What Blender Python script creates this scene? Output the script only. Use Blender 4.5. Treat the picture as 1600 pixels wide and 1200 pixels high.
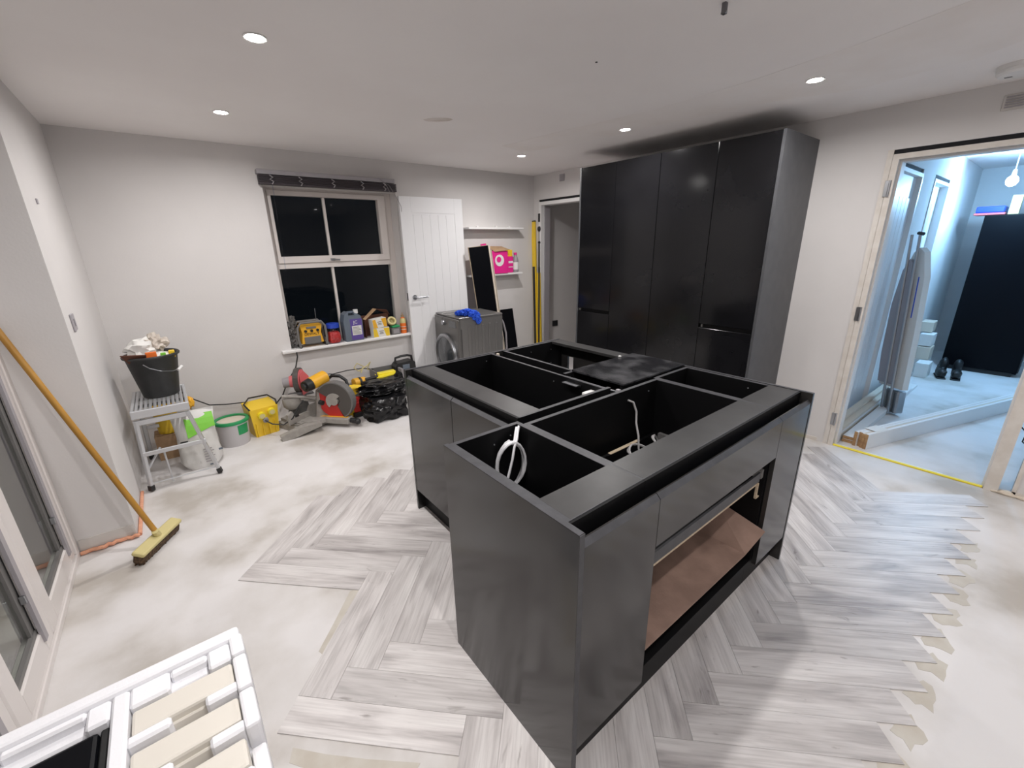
import bpy, bmesh, math, random
from mathutils import Vector, Matrix, noise
R = math.radians
random.seed(7)
for o in list(bpy.data.objects): bpy.data.objects.remove(o)
sc = bpy.context.scene
COL = sc.collection

# ---------------------------------------------------------------- camera
yaw, pitch, roll = 0.6687, 0.3133, -0.0191
fwd = Vector((math.sin(yaw)*math.cos(pitch), math.cos(yaw)*math.cos(pitch), -math.sin(pitch)))
rgt = Vector((math.cos(yaw), -math.sin(yaw), 0)); up = rgt.cross(fwd)
c_, s_ = math.cos(roll), math.sin(roll)
r2 = c_*rgt + s_*up; u2 = -s_*rgt + c_*up
cam = bpy.data.cameras.new('camera'); camo = bpy.data.objects.new('camera', cam); COL.objects.link(camo)
m = Matrix.Identity(4)
for i in range(3):
    m[i][0], m[i][1], m[i][2] = r2[i], u2[i], -fwd[i]
m[0][3], m[1][3], m[2][3] = 0, 0, 1.5866
camo.matrix_world = m
cam.sensor_width = 36; cam.lens = 667.53*36/1600; cam.shift_x = 0.00045; cam.shift_y = -0.00146
cam.clip_start = 0.02; cam.clip_end = 60
sc.camera = camo
# ---------------------------------------------------------------- world (night outside)
w = bpy.data.worlds.new('night'); sc.world = w; w.use_nodes = True
w.node_tree.nodes['Background'].inputs[0].default_value = (0.012, 0.016, 0.022, 1)
w.node_tree.nodes['Background'].inputs[1].default_value = 0.25
sc.view_settings.view_transform = 'Standard'; sc.view_settings.look = 'None'
sc.view_settings.exposure = 0.0; sc.view_settings.gamma = 1.0; sc.view_settings.use_curve_mapping = False
LAMP_W = 13.3; LAMP_COL = (1.0, 0.968, 0.958); BULB_W = 66.0; BULB_COL = (0.30, 0.62, 1.0)

# ---------------------------------------------------------------- materials
def mat(name, col, rough=.5, metal=0, col2=None, scale=8, detail=4, bump=0, bscale=60, emit=None, estr=0, stretch=(1,1,1), lo=.4, hi=.65, spec=.5, coat=0, rnd=False, mid=None, coord='Object'):
    M = bpy.data.materials.new(name); M.use_nodes = True
    nt = M.node_tree; N = nt.nodes; L = nt.links; b = N['Principled BSDF']
    b.inputs['Base Color'].default_value = (*col, 1); b.inputs['Roughness'].default_value = rough
    b.inputs['Metallic'].default_value = metal; b.inputs['Specular IOR Level'].default_value = spec
    b.inputs['Coat Weight'].default_value = coat
    if emit: b.inputs['Emission Color'].default_value = (*emit, 1); b.inputs['Emission Strength'].default_value = estr
    if col2 or bump:
        tc = N.new('ShaderNodeTexCoord'); mp = N.new('ShaderNodeMapping'); mp.inputs['Scale'].default_value = stretch
        L.new(tc.outputs[coord], mp.inputs['Vector']); vec = mp.outputs['Vector']
        if rnd:
            oi = N.new('ShaderNodeObjectInfo'); ml = N.new('ShaderNodeMath'); ml.operation = 'MULTIPLY'; ml.inputs[1].default_value = 97.0
            L.new(oi.outputs['Random'], ml.inputs[0]); va = N.new('ShaderNodeVectorMath'); va.operation = 'ADD'
            L.new(vec, va.inputs[0]); L.new(ml.outputs[0], va.inputs[1]); vec = va.outputs[0]
    if col2:
        nz = N.new('ShaderNodeTexNoise'); nz.inputs['Scale'].default_value = scale; nz.inputs['Detail'].default_value = detail
        L.new(vec, nz.inputs['Vector']); cr = N.new('ShaderNodeValToRGB')
        cr.color_ramp.elements[0].position = lo; cr.color_ramp.elements[0].color = (*col2, 1)
        cr.color_ramp.elements[1].position = hi; cr.color_ramp.elements[1].color = (*col, 1)
        if mid: e = cr.color_ramp.elements.new((lo+hi)/2); e.color = (*mid, 1)
        L.new(nz.outputs['Fac'], cr.inputs[0]); L.new(cr.outputs[0], b.inputs['Base Color'])
        if rnd:
            hs = N.new('ShaderNodeHueSaturation'); mr = N.new('ShaderNodeMapRange')
            mr.inputs['To Min'].default_value = .88; mr.inputs['To Max'].default_value = 1.10
            L.new(oi.outputs['Random'], mr.inputs['Value']); L.new(mr.outputs[0], hs.inputs['Value'])
            L.new(cr.outputs[0], hs.inputs['Color']); L.new(hs.outputs[0], b.inputs['Base Color'])
    if bump:
        nb = N.new('ShaderNodeTexNoise'); nb.inputs['Scale'].default_value = bscale; nb.inputs['Detail'].default_value = 3
        L.new(vec, nb.inputs['Vector']); bp = N.new('ShaderNodeBump'); bp.inputs['Strength'].default_value = bump
        bp.inputs['Distance'].default_value = .01
        L.new(nb.outputs['Fac'], bp.inputs['Height']); L.new(bp.outputs[0], b.inputs['Normal'])
    return M
def glass_mat(name, tint=(1,1,1), refl=1.0, ior=1.52):
    M = bpy.data.materials.new(name); M.use_nodes = True; nt = M.node_tree; N = nt.nodes; L = nt.links
    N.remove(N['Principled BSDF']); out = N['Material Output']
    t = N.new('ShaderNodeBsdfTransparent'); t.inputs[0].default_value = (*tint, 1)
    g = N.new('ShaderNodeBsdfGlossy'); g.inputs['Roughness'].default_value = .01; g.inputs[0].default_value = (refl, refl, refl, 1)
    f = N.new('ShaderNodeFresnel'); f.inputs[0].default_value = ior; mx = N.new('ShaderNodeMixShader')
    ge = N.new('ShaderNodeNewGeometry'); sb_ = N.new('ShaderNodeMath'); sb_.operation = 'SUBTRACT'; sb_.inputs[0].default_value = 1; L.new(ge.outputs['Backfacing'], sb_.inputs[1])
    mm = N.new('ShaderNodeMath'); mm.operation = 'MULTIPLY'; L.new(f.outputs[0], mm.inputs[0]); L.new(sb_.outputs[0], mm.inputs[1])
    L.new(mm.outputs[0], mx.inputs[0]); L.new(t.outputs[0], mx.inputs[1]); L.new(g.outputs[0], mx.inputs[2]); L.new(mx.outputs[0], out.inputs[0])
    return M
K = {}
K['wall'] = mat('wall_paint', (.695,.672,.66), .85, col2=(.66,.638,.627), scale=1.6, bump=.05, bscale=90)
K['ceil'] = mat('ceiling_paint', (.90,.87,.86), .9, col2=(.87,.835,.825), scale=1.3, detail=6)
K['tubw'] = mat('tub_white', (.55,.53,.54), .4)
K['filler'] = mat('ceiling_filler', (.64,.575,.53), .9, col2=(.74,.69,.66), scale=9)
K['hallwall'] = mat('hall_paint', (.72,.72,.72), .85, col2=(.68,.68,.68), scale=1.5)
K['screed'] = mat('screed', (.715,.695,.69), .7, col2=(.46,.425,.385), scale=1.7, detail=10, lo=.36, hi=.58, mid=(.63,.605,.585), bump=.06, bscale=25)
K['plank'] = mat('oak_plank', (.62,.59,.58), .40, col2=(.36,.335,.33), scale=1.7, detail=10, lo=.30, hi=.66, mid=(.525,.495,.485), stretch=(1.6,11,11), rnd=True, bump=.05, bscale=20)
K['gloss'] = mat('gloss_black_acrylic', (.031,.029,.028), .13, col2=(.019,.018,.018), scale=3.5, detail=6, spec=.52, bump=.006, bscale=5)
K['tallgloss'] = mat('gloss_black_door', (.009,.009,.0105), .13, col2=(.006,.006,.007), scale=2.5, detail=4, spec=.30, bump=.003, bscale=3)
K['edge'] = mat('charcoal_edge', (.050,.050,.056), .45, col2=(.038,.038,.043), scale=25, bump=.05)
K['side'] = mat('charcoal_side', (.075,.077,.082), .42, col2=(.062,.064,.07), scale=12)
K['rail'] = mat('charcoal_rail', (.036,.035,.035), .40, col2=(.026,.025,.025), scale=9)
K['inner'] = mat('black_carcass', (.0035,.0035,.004), .5, spec=.18)
K['hob'] = mat('scuffed_black_panel', (.010,.010,.012), .24, col2=(.075,.075,.08), scale=7, detail=9, lo=.36, hi=.56)
K['white'] = mat('white_gloss_paint', (.80,.79,.78), .4)
K['door'] = mat('white_door', (.80,.80,.81), .45)
K['upvc'] = mat('white_plastic_frame', (.72,.68,.66), .35)
K['upvc2'] = mat('cream_sash', (.68,.63,.60), .4)
K['greystrip'] = mat('grey_strip', (.36,.34,.36), .5)
K['gasket'] = mat('black_rubber', (.012,.012,.012), .6)
K['glass'] = glass_mat('window_glass', (.9,.92,.92), .45)
K['dglz'] = glass_mat('patio_glass', (.9,.92,.90), 1.0, 1.9)
K['primer'] = mat('bare_lining', (.70,.66,.61), .7, col2=(.64,.59,.535), scale=14)
K['dark'] = mat('dark_void', (.01,.01,.012), .9)
K['steel'] = mat('brushed_steel', (.42,.43,.45), .3, 1)
K['dsteel'] = mat('dull_steel', (.20,.20,.21), .4, 1)
K['alu'] = mat('aluminium', (.60,.61,.63), .38, .55)
K['blackp'] = mat('black_plastic', (.015,.015,.016), .45)
K['rubberb'] = mat('bucket_rubber', (.022,.022,.022), .5, col2=(.03,.03,.03), scale=20)
K['lens'] = mat('lamp_lens', (1,1,1), .4, emit=(1,.97,.93), estr=170)
K['yellow'] = mat('yellow_plastic', (.83,.56,.03), .4)
K['amber'] = mat('amber_plastic', (.80,.42,.03), .42)
K['yellowb'] = mat('bright_yellow', (.85,.70,.03), .4)
K['red'] = mat('red_plastic', (.55,.03,.025), .4)
K['pinkred'] = mat('pale_red', (.62,.13,.14), .45)
K['greyc'] = mat('cast_grey', (.36,.34,.31), .5, col2=(.30,.28,.255), scale=20)
K['greyd'] = mat('mid_grey', (.16,.155,.15), .5)
K['guard'] = mat('dark_guard', (.07,.062,.056), .35)
K['green'] = mat('green_lid', (.02,.30,.10), .4)
K['lime'] = mat('lime_print', (.22,.62,.06), .5)
K['blue'] = mat('blue_plastic', (.02,.06,.45), .4)
K['cloth'] = mat('blue_cloth', (.02,.10,.62), .8)
K['purple'] = mat('purple_label', (.11,.07,.30), .5)
K['slate'] = mat('slate_plastic', (.13,.16,.20), .4)
K['paper'] = mat('paper_white', (.74,.73,.70), .7)
K['bagw'] = mat('white_sack', (.74,.73,.71), .55, col2=(.62,.61,.58), scale=6, bump=.3, bscale=14)
K['card'] = mat('cardboard', (.42,.27,.15), .8, col2=(.36,.23,.13), scale=20)
K['cardin'] = mat('cardboard_inside', (.11,.04,.022), .8)
K['board'] = mat('brown_backing_board', (.36,.235,.185), .75, col2=(.25,.16,.125), scale=7, detail=9, bump=.15, bscale=70)
K['chip'] = mat('chipboard_edge', (.56,.46,.33), .8, col2=(.45,.36,.25), scale=90)
K['pink'] = mat('magenta_box', (.74,.02,.25), .45)
K['orange'] = mat('orange_plastic', (.82,.17,.02), .45)
K['foam'] = mat('orange_foam', (.80,.42,.27), .8, col2=(.70,.32,.20), scale=30)
K['wood'] = mat('broom_handle', (.50,.26,.045), .4, col2=(.40,.20,.03), scale=9, stretch=(1,1,.2))
K['pine'] = mat('pine_end', (.44,.27,.13), .7, col2=(.30,.17,.08), scale=30)
K['block'] = mat('broom_block', (.60,.52,.24), .6)
K['bristle'] = mat('bristles', (.16,.095,.05), .9, col2=(.06,.035,.02), scale=90, bump=.8, bscale=200)
K['bin'] = mat('bin_liner', (.007,.007,.008), .24, bump=.12, bscale=14, spec=.4)
K['poly'] = mat('polystyrene', (.86,.86,.89), .75, bump=.06, bscale=160)
K['cream'] = mat('cream_plastic', (.72,.68,.61), .45)
K['washer'] = mat('graphite_enamel', (.20,.195,.19), .35, .5)
K['washf'] = mat('graphite_front', (.17,.165,.16), .35, .5)
K['dglass'] = mat('dark_glass', (.05,.055,.06), .08, coat=.5)
K['wcable'] = mat('white_cable', (.72,.72,.74), .4)
K['gcable'] = mat('grey_cable', (.42,.41,.41), .45)
K['bcable'] = mat('black_cable', (.015,.015,.015), .45)
K['glue'] = mat('dried_glue', (.50,.455,.39), .6, col2=(.55,.515,.455), scale=12)
K['blind'] = mat('blind_slats', (.055,.045,.052), .5)
K['tape'] = mat('blind_tape', (.30,.28,.29), .6)
K['clear'] = glass_mat('clear_plastic', (.88,.9,.95))
K['skin'] = mat('rag', (.66,.60,.54), .9, col2=(.5,.44,.38), scale=9)
K['bulb'] = mat('bulb_glow', (1,1,1), .4, emit=(.72,.88,1), estr=60)
K['fridge'] = mat('black_fridge', (.0022,.0025,.004), .42, spec=.12)
K['beige'] = mat('skirting_primer', (.66,.58,.48), .6)
K['stain'] = mat('plaster_smudge', (.60,.57,.54), .9)

def plank_mat():
    M = bpy.data.materials.new('oak_plank'); M.use_nodes = True; nt = M.node_tree; N = nt.nodes; L = nt.links; b = N['Principled BSDF']
    b.inputs['Roughness'].default_value = .40
    tc = N.new('ShaderNodeTexCoord'); oi = N.new('ShaderNodeObjectInfo')
    ml = N.new('ShaderNodeMath'); ml.operation = 'MULTIPLY'; ml.inputs[1].default_value = 97.0; L.new(oi.outputs['Random'], ml.inputs[0])
    def layer(st, sc_, det, dist=0):
        mp = N.new('ShaderNodeMapping'); mp.inputs['Scale'].default_value = st; L.new(tc.outputs['Object'], mp.inputs['Vector'])
        va = N.new('ShaderNodeVectorMath'); va.operation = 'ADD'; L.new(mp.outputs[0], va.inputs[0]); L.new(ml.outputs[0], va.inputs[1])
        nz = N.new('ShaderNodeTexNoise'); nz.inputs['Scale'].default_value = sc_; nz.inputs['Detail'].default_value = det; nz.inputs['Distortion'].default_value = dist
        L.new(va.outputs[0], nz.inputs['Vector']); return nz.outputs['Fac']
    big = layer((1.5, 8, 8), 1.6, 4, .6); fine = layer((2.2, 60, 60), 2.2, 6, .2); knot = layer((3.0, 9, 9), 1.5, 3, 2.2)
    def ramp(f, stops):
        cr = N.new('ShaderNodeValToRGB'); L.new(f, cr.inputs[0]); e = cr.color_ramp.elements
        e[0].position, e[0].color = stops[0][0], (*stops[0][1], 1); e[1].position, e[1].color = stops[-1][0], (*stops[-1][1], 1)
        for p, c in stops[1:-1]: q = e.new(p); q.color = (*c, 1)
        return cr.outputs[0]
    c1 = ramp(big, [(.28, (.33, .305, .30)), (.42, (.485, .455, .445)), (.56, (.60, .57, .558)), (.72, (.66, .635, .62))])
    c2 = ramp(fine, [(.28, (.80, .79, .79)), (.50, (.97, .97, .97)), (.70, (1.06, 1.06, 1.06))])
    c3 = ramp(knot, [(.24, (.55, .53, .52)), (.34, (1, 1, 1)), (1.0, (1, 1, 1))])
    def mul(x, y):
        m_ = N.new('ShaderNodeMixRGB'); m_.blend_type = 'MULTIPLY'; m_.inputs[0].default_value = 1; L.new(x, m_.inputs[1]); L.new(y, m_.inputs[2]); return m_.outputs[0]
    c = mul(mul(c1, c2), c3)
    hs = N.new('ShaderNodeHueSaturation'); mr = N.new('ShaderNodeMapRange'); mr.inputs['To Min'].default_value = .92; mr.inputs['To Max'].default_value = 1.12
    L.new(oi.outputs['Random'], mr.inputs['Value']); L.new(mr.outputs[0], hs.inputs['Value']); L.new(c, hs.inputs['Color']); L.new(hs.outputs[0], b.inputs['Base Color'])
    bp = N.new('ShaderNodeBump'); bp.inputs['Strength'].default_value = .12; bp.inputs['Distance'].default_value = .002; L.new(fine, bp.inputs['Height']); L.new(bp.outputs[0], b.inputs['Normal'])
    return M
K['plank'] = plank_mat()

# ---------------------------------------------------------------- mesh builder
class B:
    def __init__(s, e=1): s.bm = bmesh.new(); s.k = 0; s.e = e
    def box(s, x0, x1, y0, y1, z0, z1, bev=0, M=None, seg=1):
        g = bmesh.ops.create_cube(s.bm, size=1)['verts']; e = .0003*(s.k % 7)*s.e if min(x1-x0, y1-y0, z1-z0) > .006 else 0; s.k += 1
        x0 += e; x1 -= e; y0 += e; y1 -= e; z0 += e; z1 -= e
        for v in g:
            v.co = Vector((x0+(v.co.x+.5)*(x1-x0), y0+(v.co.y+.5)*(y1-y0), z0+(v.co.z+.5)*(z1-z0)))
        if bev:
            es = list({e for v in g for e in v.link_edges})
            r = bmesh.ops.bevel(s.bm, geom=es, offset=bev, segments=seg, affect='EDGES', profile=.5)
            g = list({v for f in r['faces'] for v in f.verts} | {v for v in g if v.is_valid})
        if M is not None:
            bmesh.ops.transform(s.bm, matrix=M, verts=g)
        return s
    def cyl(s, p, q, r, r2=None, n=16, cap=True):
        p, q = Vector(p), Vector(q); d = q-p
        M = Matrix.Translation((p+q)/2) @ d.to_track_quat('Z', 'Y').to_matrix().to_4x4()
        bmesh.ops.create_cone(s.bm, cap_ends=cap, segments=n, radius1=r, radius2=r if r2 is None else r2, depth=d.length, matrix=M)
        return s
    def sphere(s, c, r, n=12, sc=(1,1,1)):
        bmesh.ops.create_uvsphere(s.bm, u_segments=n*2, v_segments=n, radius=r, matrix=Matrix.Translation(c) @ Matrix.Diagonal((*sc, 1))); return s
    def lathe(s, prof, c=(0,0,0), n=28, M=None):
        rings = []
        for r, z in prof:
            rings.append([s.bm.verts.new((r*math.cos(2*math.pi*k/n), r*math.sin(2*math.pi*k/n), z)) for k in range(n)])
        for a, b in zip(rings, rings[1:]):
            for k in range(n):
                try: s.bm.faces.new((a[k], a[(k+1) % n], b[(k+1) % n], b[k]))
                except ValueError: pass
        for ring in (rings[0], rings[-1]):
            try: s.bm.faces.new(ring)
            except ValueError: pass
        T = Matrix.Translation(c)
        if M is not None: T = T @ M
        bmesh.ops.transform(s.bm, matrix=T, verts=[v for r_ in rings for v in r_])
        return s
    def tube(s, pts, r, n=8, closed=False):
        pts = [Vector(p) for p in pts]; rings = []; N = len(pts); prev = None
        for i, p in enumerate(pts):
            if closed: t = pts[(i+1) % N]-pts[i-1]
            else: t = pts[min(i+1, N-1)]-pts[max(i-1, 0)]
            t.normalize()
            a = prev - t*prev.dot(t) if prev is not None else (Vector((0,0,1)).cross(t) if abs(t.z) < .9 else Vector((1,0,0)).cross(t))
            if a.length < 1e-5: a = Vector((1,0,0)).cross(t)
            a.normalize(); prev = a; b = t.cross(a)
            rings.append([s.bm.verts.new(p+r*(a*math.cos(2*math.pi*k/n)+b*math.sin(2*math.pi*k/n))) for k in range(n)])
        for i in range(N if closed else N-1):
            A, C = rings[i], rings[(i+1) % N]
            for k in range(n): s.bm.faces.new((A[k], A[(k+1) % n], C[(k+1) % n], C[k]))
        if not closed: s.bm.faces.new(rings[0]); s.bm.faces.new(rings[-1])
        return s
    def prism(s, poly, d0, d1, axis='z', M=None):
        def P(a, b, c): return {'z': (a, b, c), 'y': (a, c, b), 'x': (c, a, b)}[axis]
        lo = [s.bm.verts.new(P(a, b, d0)) for a, b in poly]; hi = [s.bm.verts.new(P(a, b, d1)) for a, b in poly]
        n = len(poly); s.bm.faces.new(lo); s.bm.faces.new(hi)
        for k in range(n): s.bm.faces.new((lo[k], lo[(k+1) % n], hi[(k+1) % n], hi[k]))
        if M is not None: bmesh.ops.transform(s.bm, matrix=M, verts=lo+hi)
        return s
    def plate(s, quad, th):
        q = [Vector(p) for p in quad]; nrm = (q[1]-q[0]).cross(q[2]-q[0]).normalized()*th
        a = [s.bm.verts.new(p) for p in q]; b = [s.bm.verts.new(p+nrm) for p in q]; n = len(q)
        s.bm.faces.new(a); s.bm.faces.new(b)
        for k in range(n): s.bm.faces.new((a[k], a[(k+1) % n], b[(k+1) % n], b[k]))
        return s
    def blob(s, c, rad, sub=3, amp=.25, freq=6, seed=0, flat=None, box=0, ridged=False):
        g = bmesh.ops.create_icosphere(s.bm, subdivisions=sub, radius=1)['verts']
        for v in g:
            p = v.co.copy()
            if box:
                mx = max(abs(p.x), abs(p.y), abs(p.z)); p = p.lerp(p/mx, box)
            nv = noise.noise(v.co*freq*.35+Vector((seed, seed*1.7, 0)))
            if ridged: nv = abs(nv)*-1.6+.3
            k = 1+amp*nv
            v.co = Vector((c[0]+p.x*rad[0]*k, c[1]+p.y*rad[1]*k, c[2]+p.z*rad[2]*k))
            if flat is not None and v.co.z < flat: v.co.z = flat
        return s
FR = {}
def obj(name, b, m_, parent=None, smooth=False, kind=None, sharp=40):
    me = bpy.data.meshes.new(name)
    bmesh.ops.recalc_face_normals(b.bm, faces=b.bm.faces[:])
    if parent is not None and parent.name in FR:
        bmesh.ops.transform(b.bm, matrix=FR[parent.name].inverted(), verts=b.bm.verts[:])
    b.bm.to_mesh(me); b.bm.free()
    me.materials.append(K[m_] if isinstance(m_, str) else m_)
    if smooth:
        for p in me.polygons: p.use_smooth = True
        try: me.set_sharp_from_angle(angle=R(sharp))
        except Exception: pass
    o = bpy.data.objects.new(name, me); COL.objects.link(o)
    if parent is not None:
        o.parent = parent
        FR[o.name] = FR.get(parent.name, Matrix.Identity(4))
    if kind: o['kind'] = kind
    return o
def thing(name, label, cat, loc=(0,0,0), rotz=0, group=None):
    o = bpy.data.objects.new(name, None); COL.objects.link(o); o.empty_display_size = .05
    o.location = loc; o.rotation_euler = (0, 0, rotz); FR[o.name] = Matrix.Translation(loc) @ Matrix.Rotation(rotz, 4, 'Z')
    o['label'] = label; o['category'] = cat
    if group: o['group'] = group
    return o
def single(name, b, m_, label, cat, loc=(0,0,0), group=None, smooth=False):
    bmesh.ops.translate(b.bm, vec=-Vector(loc), verts=b.bm.verts[:])
    o = obj(name, b, m_, smooth=smooth); o.location = loc; o['label'] = label; o['category'] = cat
    FR[o.name] = Matrix.Translation(loc)
    if group: o['group'] = group
    return o
def copy_tree(o, parent=None):
    c = o.copy(); COL.objects.link(c); c.parent = parent
    if o.name in FR: FR[c.name] = FR[o.name]
    for ch in list(o.children): copy_tree(ch, c)
    return c
def S(name, b, m_, parent=None, **k):
    return obj(name, b, m_, parent, kind='structure', **k)
def text(name, s_txt, size, M, m_, parent, ext=.0006):
    cu = bpy.data.curves.new(name, 'FONT'); cu.body = s_txt; cu.size = size; cu.extrude = ext; cu.align_x = 'CENTER'; cu.align_y = 'CENTER'
    to = bpy.data.objects.new(name+'_tmp', cu); COL.objects.link(to)
    dg = bpy.context.evaluated_depsgraph_get(); dg.update()
    me = bpy.data.meshes.new_from_object(to.evaluated_get(dg)); bpy.data.objects.remove(to)
    me.transform(FR.get(parent.name, Matrix.Identity(4)).inverted() @ M); me.materials.clear(); me.materials.append(K[m_])
    o = bpy.data.objects.new(name, me); COL.objects.link(o); o.parent = parent; return o
def face_y(x, y, z, rz=0): # text facing -Y
    return Matrix.Translation((x, y, z)) @ Matrix.Rotation(rz, 4, 'Z') @ Matrix.Rotation(R(90), 4, 'X')

# ================================================================ SETTING
XL, XR, YB, YF, H = -.416, 3.94, 4.45, -3.1, 2.4
XD = -.66          # inner face of the patio door frames
XE = 8.6           # far end of the hall
floor = S('floor', B().box(-1.1, XE+.1, YF-.1, YB+.3, -.08, 0), 'screed')
ceil = S('ceiling', B().box(-1.1, XE+.1, YF-.1, YB+.3, H, H+.08), 'ceil')
# window wall with its opening
WX0, WX1, WZ0, WZ1 = .836, 2.05, .635, 2.11
wb = B(0)
wb.box(-1.1, WX0, YB, YB+.3, 0, H).box(WX1, 6, YB, YB+.3, 0, H).box(WX0, WX1, YB, YB+.3, 0, WZ0).box(WX0, WX1, YB, YB+.3, WZ1, H)
wall_back = S('wall_back', wb, 'wall')
wl = B(0)
wl.box(-.9, XL, 3.03, YB, 0, H).box(-.9, XL, YF, 3.03, 2.13, H).box(-.9, XL, YF, .2, 0, 2.13)
wall_left = S('wall_left', wl, 'wall')
wr = B(0); T = XR+.12
wr.box(XR, T, 4.352, YB, 0, H).box(XR, T, 3.40, 4.352, 2.112, H).box(XR, T, .893, 3.40, 0, H)
wr.box(XR, T, -.117, .893, 2.13, H).box(XR, T, YF, -.117, 0, H)
wall_right = S('wall_right', wr, 'wall')
S('wall_front', B().box(-1.1, XE+.1, YF-.1, YF, 0, H), 'wall')
# hall beyond the right doorway
hw = B(0); HY = .95
hw.box(T, 4.60, HY, HY+.1, 0, H).box(5.34, 5.86, HY, HY+.1, 0, H).box(6.62, XE, HY, HY+.1, 0, H)
hw.box(4.60, 5.34, HY, HY+.1, 2.135, H).box(5.86, 6.62, HY, HY+.1, 2.135, H)
wall_hall = S('wall_hall', hw, 'hallwall')
S('wall_end', B().box(XE, XE+.1, YF, YB, 0, H), 'hallwall')
S('wall_side', B().box(T, XE, -2.3, -2.2, 0, H), 'hallwall')
# small dim room beyond the left doorway
S('wall_store', B().box(T, 6.0, 3.05, 3.15, 0, H).box(5.9, 6.0, 3.15, YB, 0, H), 'wall')

# bare strip and orange foam at the foot of the left pier
fo = B()
pts = [(-.655, 3.012, .012)]
for k in range(14): pts.append((-.64+k*.0165, 3.015+random.uniform(-.012, .006), .012+random.uniform(0, .008)))
pts.append((-.408, 3.012, .012)); fo.tube(pts, .011, 7)
fo.tube([(-.405, 3.02+k*.045, .01+random.uniform(0, .006)) for k in range(14)], .010, 7)
S('trim_1', fo, 'foam')
S('trim_2', B().box(-.655, -.42, 3.024, 3.031, .02, .085), 'stain')

# herringbone planks (children of the floor)
X0, Y0, PX, PY, NL = -.012, .410, .0897, .0912, 5
e1, e2 = Vector((PX, -PY, 0)), Vector((PX, PY, 0))
def plank_mesh(a, b, L_):
    bb = B(); g = .004
    n = [Vector((0,0,0))+a*g+b*g, a*(L_-g)+b*g, a*(L_-g)+b*(1-g), a*g+b*(1-g)]
    # local frame: x along the plank so that the grain follows it
    ang = math.atan2(a.y, a.x); Mr = Matrix.Rotation(-ang, 4, 'Z')
    q = [Mr @ v for v in n]
    lo = [bb.bm.verts.new((v.x, v.y, .0002)) for v in q]; hi = [bb.bm.verts.new((v.x, v.y, .0042)) for v in q]
    bb.bm.faces.new(hi); bb.bm.faces.new(lo)
    for k in range(4): bb.bm.faces.new((lo[k], lo[(k+1) % 4], hi[(k+1) % 4], hi[k]))
    bmesh.ops.recalc_face_normals(bb.bm, faces=bb.bm.faces[:])
    me = bpy.data.meshes.new('plank'); bb.bm.to_mesh(me); bb.bm.free(); me.materials.append(K['plank']); return me, ang
mH, aH = plank_mesh(e1, e2, NL); mV, aV = plank_mesh(e2, e1, NL)
def plank(kind_, i, k):
    me, ang = (mH, aH) if kind_ == 'H' else (mV, aV)
    cu, cv = (i-k*NL, i+k*NL) if kind_ == 'H' else (i-1-k*NL, i+k*NL)
    # X0 belongs to i=0 for every column
    p = Vector((X0, Y0, 0)) + e1*cu + e2*cv
    o = bpy.data.objects.new('plank', me); COL.objects.link(o); o.parent = floor
    o.location = (p.x, p.y, random.uniform(0, .0004)); o.rotation_euler = (0, 0, ang)
for k, nh, nv in ((0, 19, 20), (1, 18, 13), (2, 9, 10)):
    for i in range(nh): plank('H', i, k)
    for i in range(1, nv): plank('V', i, k)
# dried glue at the saw-tooth edge
for j in range(3, 13):
    x = 3.67-.1795*j
    gb = B(); pts = []
    cx, cy = x-.045+random.uniform(-.02, .02), -.005
    n = 14
    for q in range(n):
        a = 2*math.pi*q/n; rr = .055+random.uniform(-.02, .02)
        pts.append((cx+rr*1.15*math.cos(a), cy-.02+rr*.85*math.sin(a)))
    gb.prism(pts, .0001, .0009)
    obj('glue_smear', gb, 'glue', floor)
for P_ in (((.02, 1.24), (.10, 1.15), (.20, 1.05), (.33, .93), (.28, .90), (.17, 1.00), (.08, 1.09), (.0, 1.2)), ((.46, 1.80), (.43, 1.76), (.30, 1.63), (.20, 1.53), (.19, 1.56), (.28, 1.66), (.40, 1.80))):
    obj('glue_smear', B().prism(list(P_), .0001, .001), 'glue', floor)

# ---- ceiling blemishes
def ell(cx, cy, rx, ry, rot=0, n=18, j=.1):
    return [(cx+math.cos(rot)*rx*math.cos(a)*(1+random.uniform(-j, j))-math.sin(rot)*ry*math.sin(a), cy+math.sin(rot)*rx*math.cos(a)+math.cos(rot)*ry*math.sin(a)*(1+random.uniform(-j, j))) for a in [2*math.pi*q/n for q in range(n)]]
obj('filler_patch', B().prism(ell(1.69, 2.89, .10, .045, R(-40)), H-.0012, H-.0002), 'filler', ceil)
band = [(2.55, 3.3), (2.62, 2.6), (2.72, 1.9), (2.70, 1.3), (2.62, .8), (2.5, .4), (3.0, .1), (3.3, .5), (3.36, 1.0), (3.2, 1.35), (3.12, 1.9), (3.06, 2.6), (2.9, 3.4)]
obj('filler_patch', B().prism(band, H-.0010, H-.0002), mat('filler_band', (.85,.805,.78), .9, col2=(.885,.85,.835), scale=3, detail=5), ceil)
obj('drill_hole', B().cyl((1.822, 1.61, H-.0015), (1.822, 1.61, H), .006, n=10), 'gasket', ceil)

# ================================================================ WINDOW
GY = 4.63
wf = S('window_1', B().box(.836, 2.05, 4.60, 4.67, .665, .70).box(.836, 2.05, 4.60, 4.67, 2.08, 2.11).box(.836, .885, 4.60, 4.67, .665, 2.11)
       .box(1.985, 2.05, 4.60, 4.67, .665, 2.11).box(.836, 2.05, 4.60, 4.67, 1.40, 1.455), 'upvc2')
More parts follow.
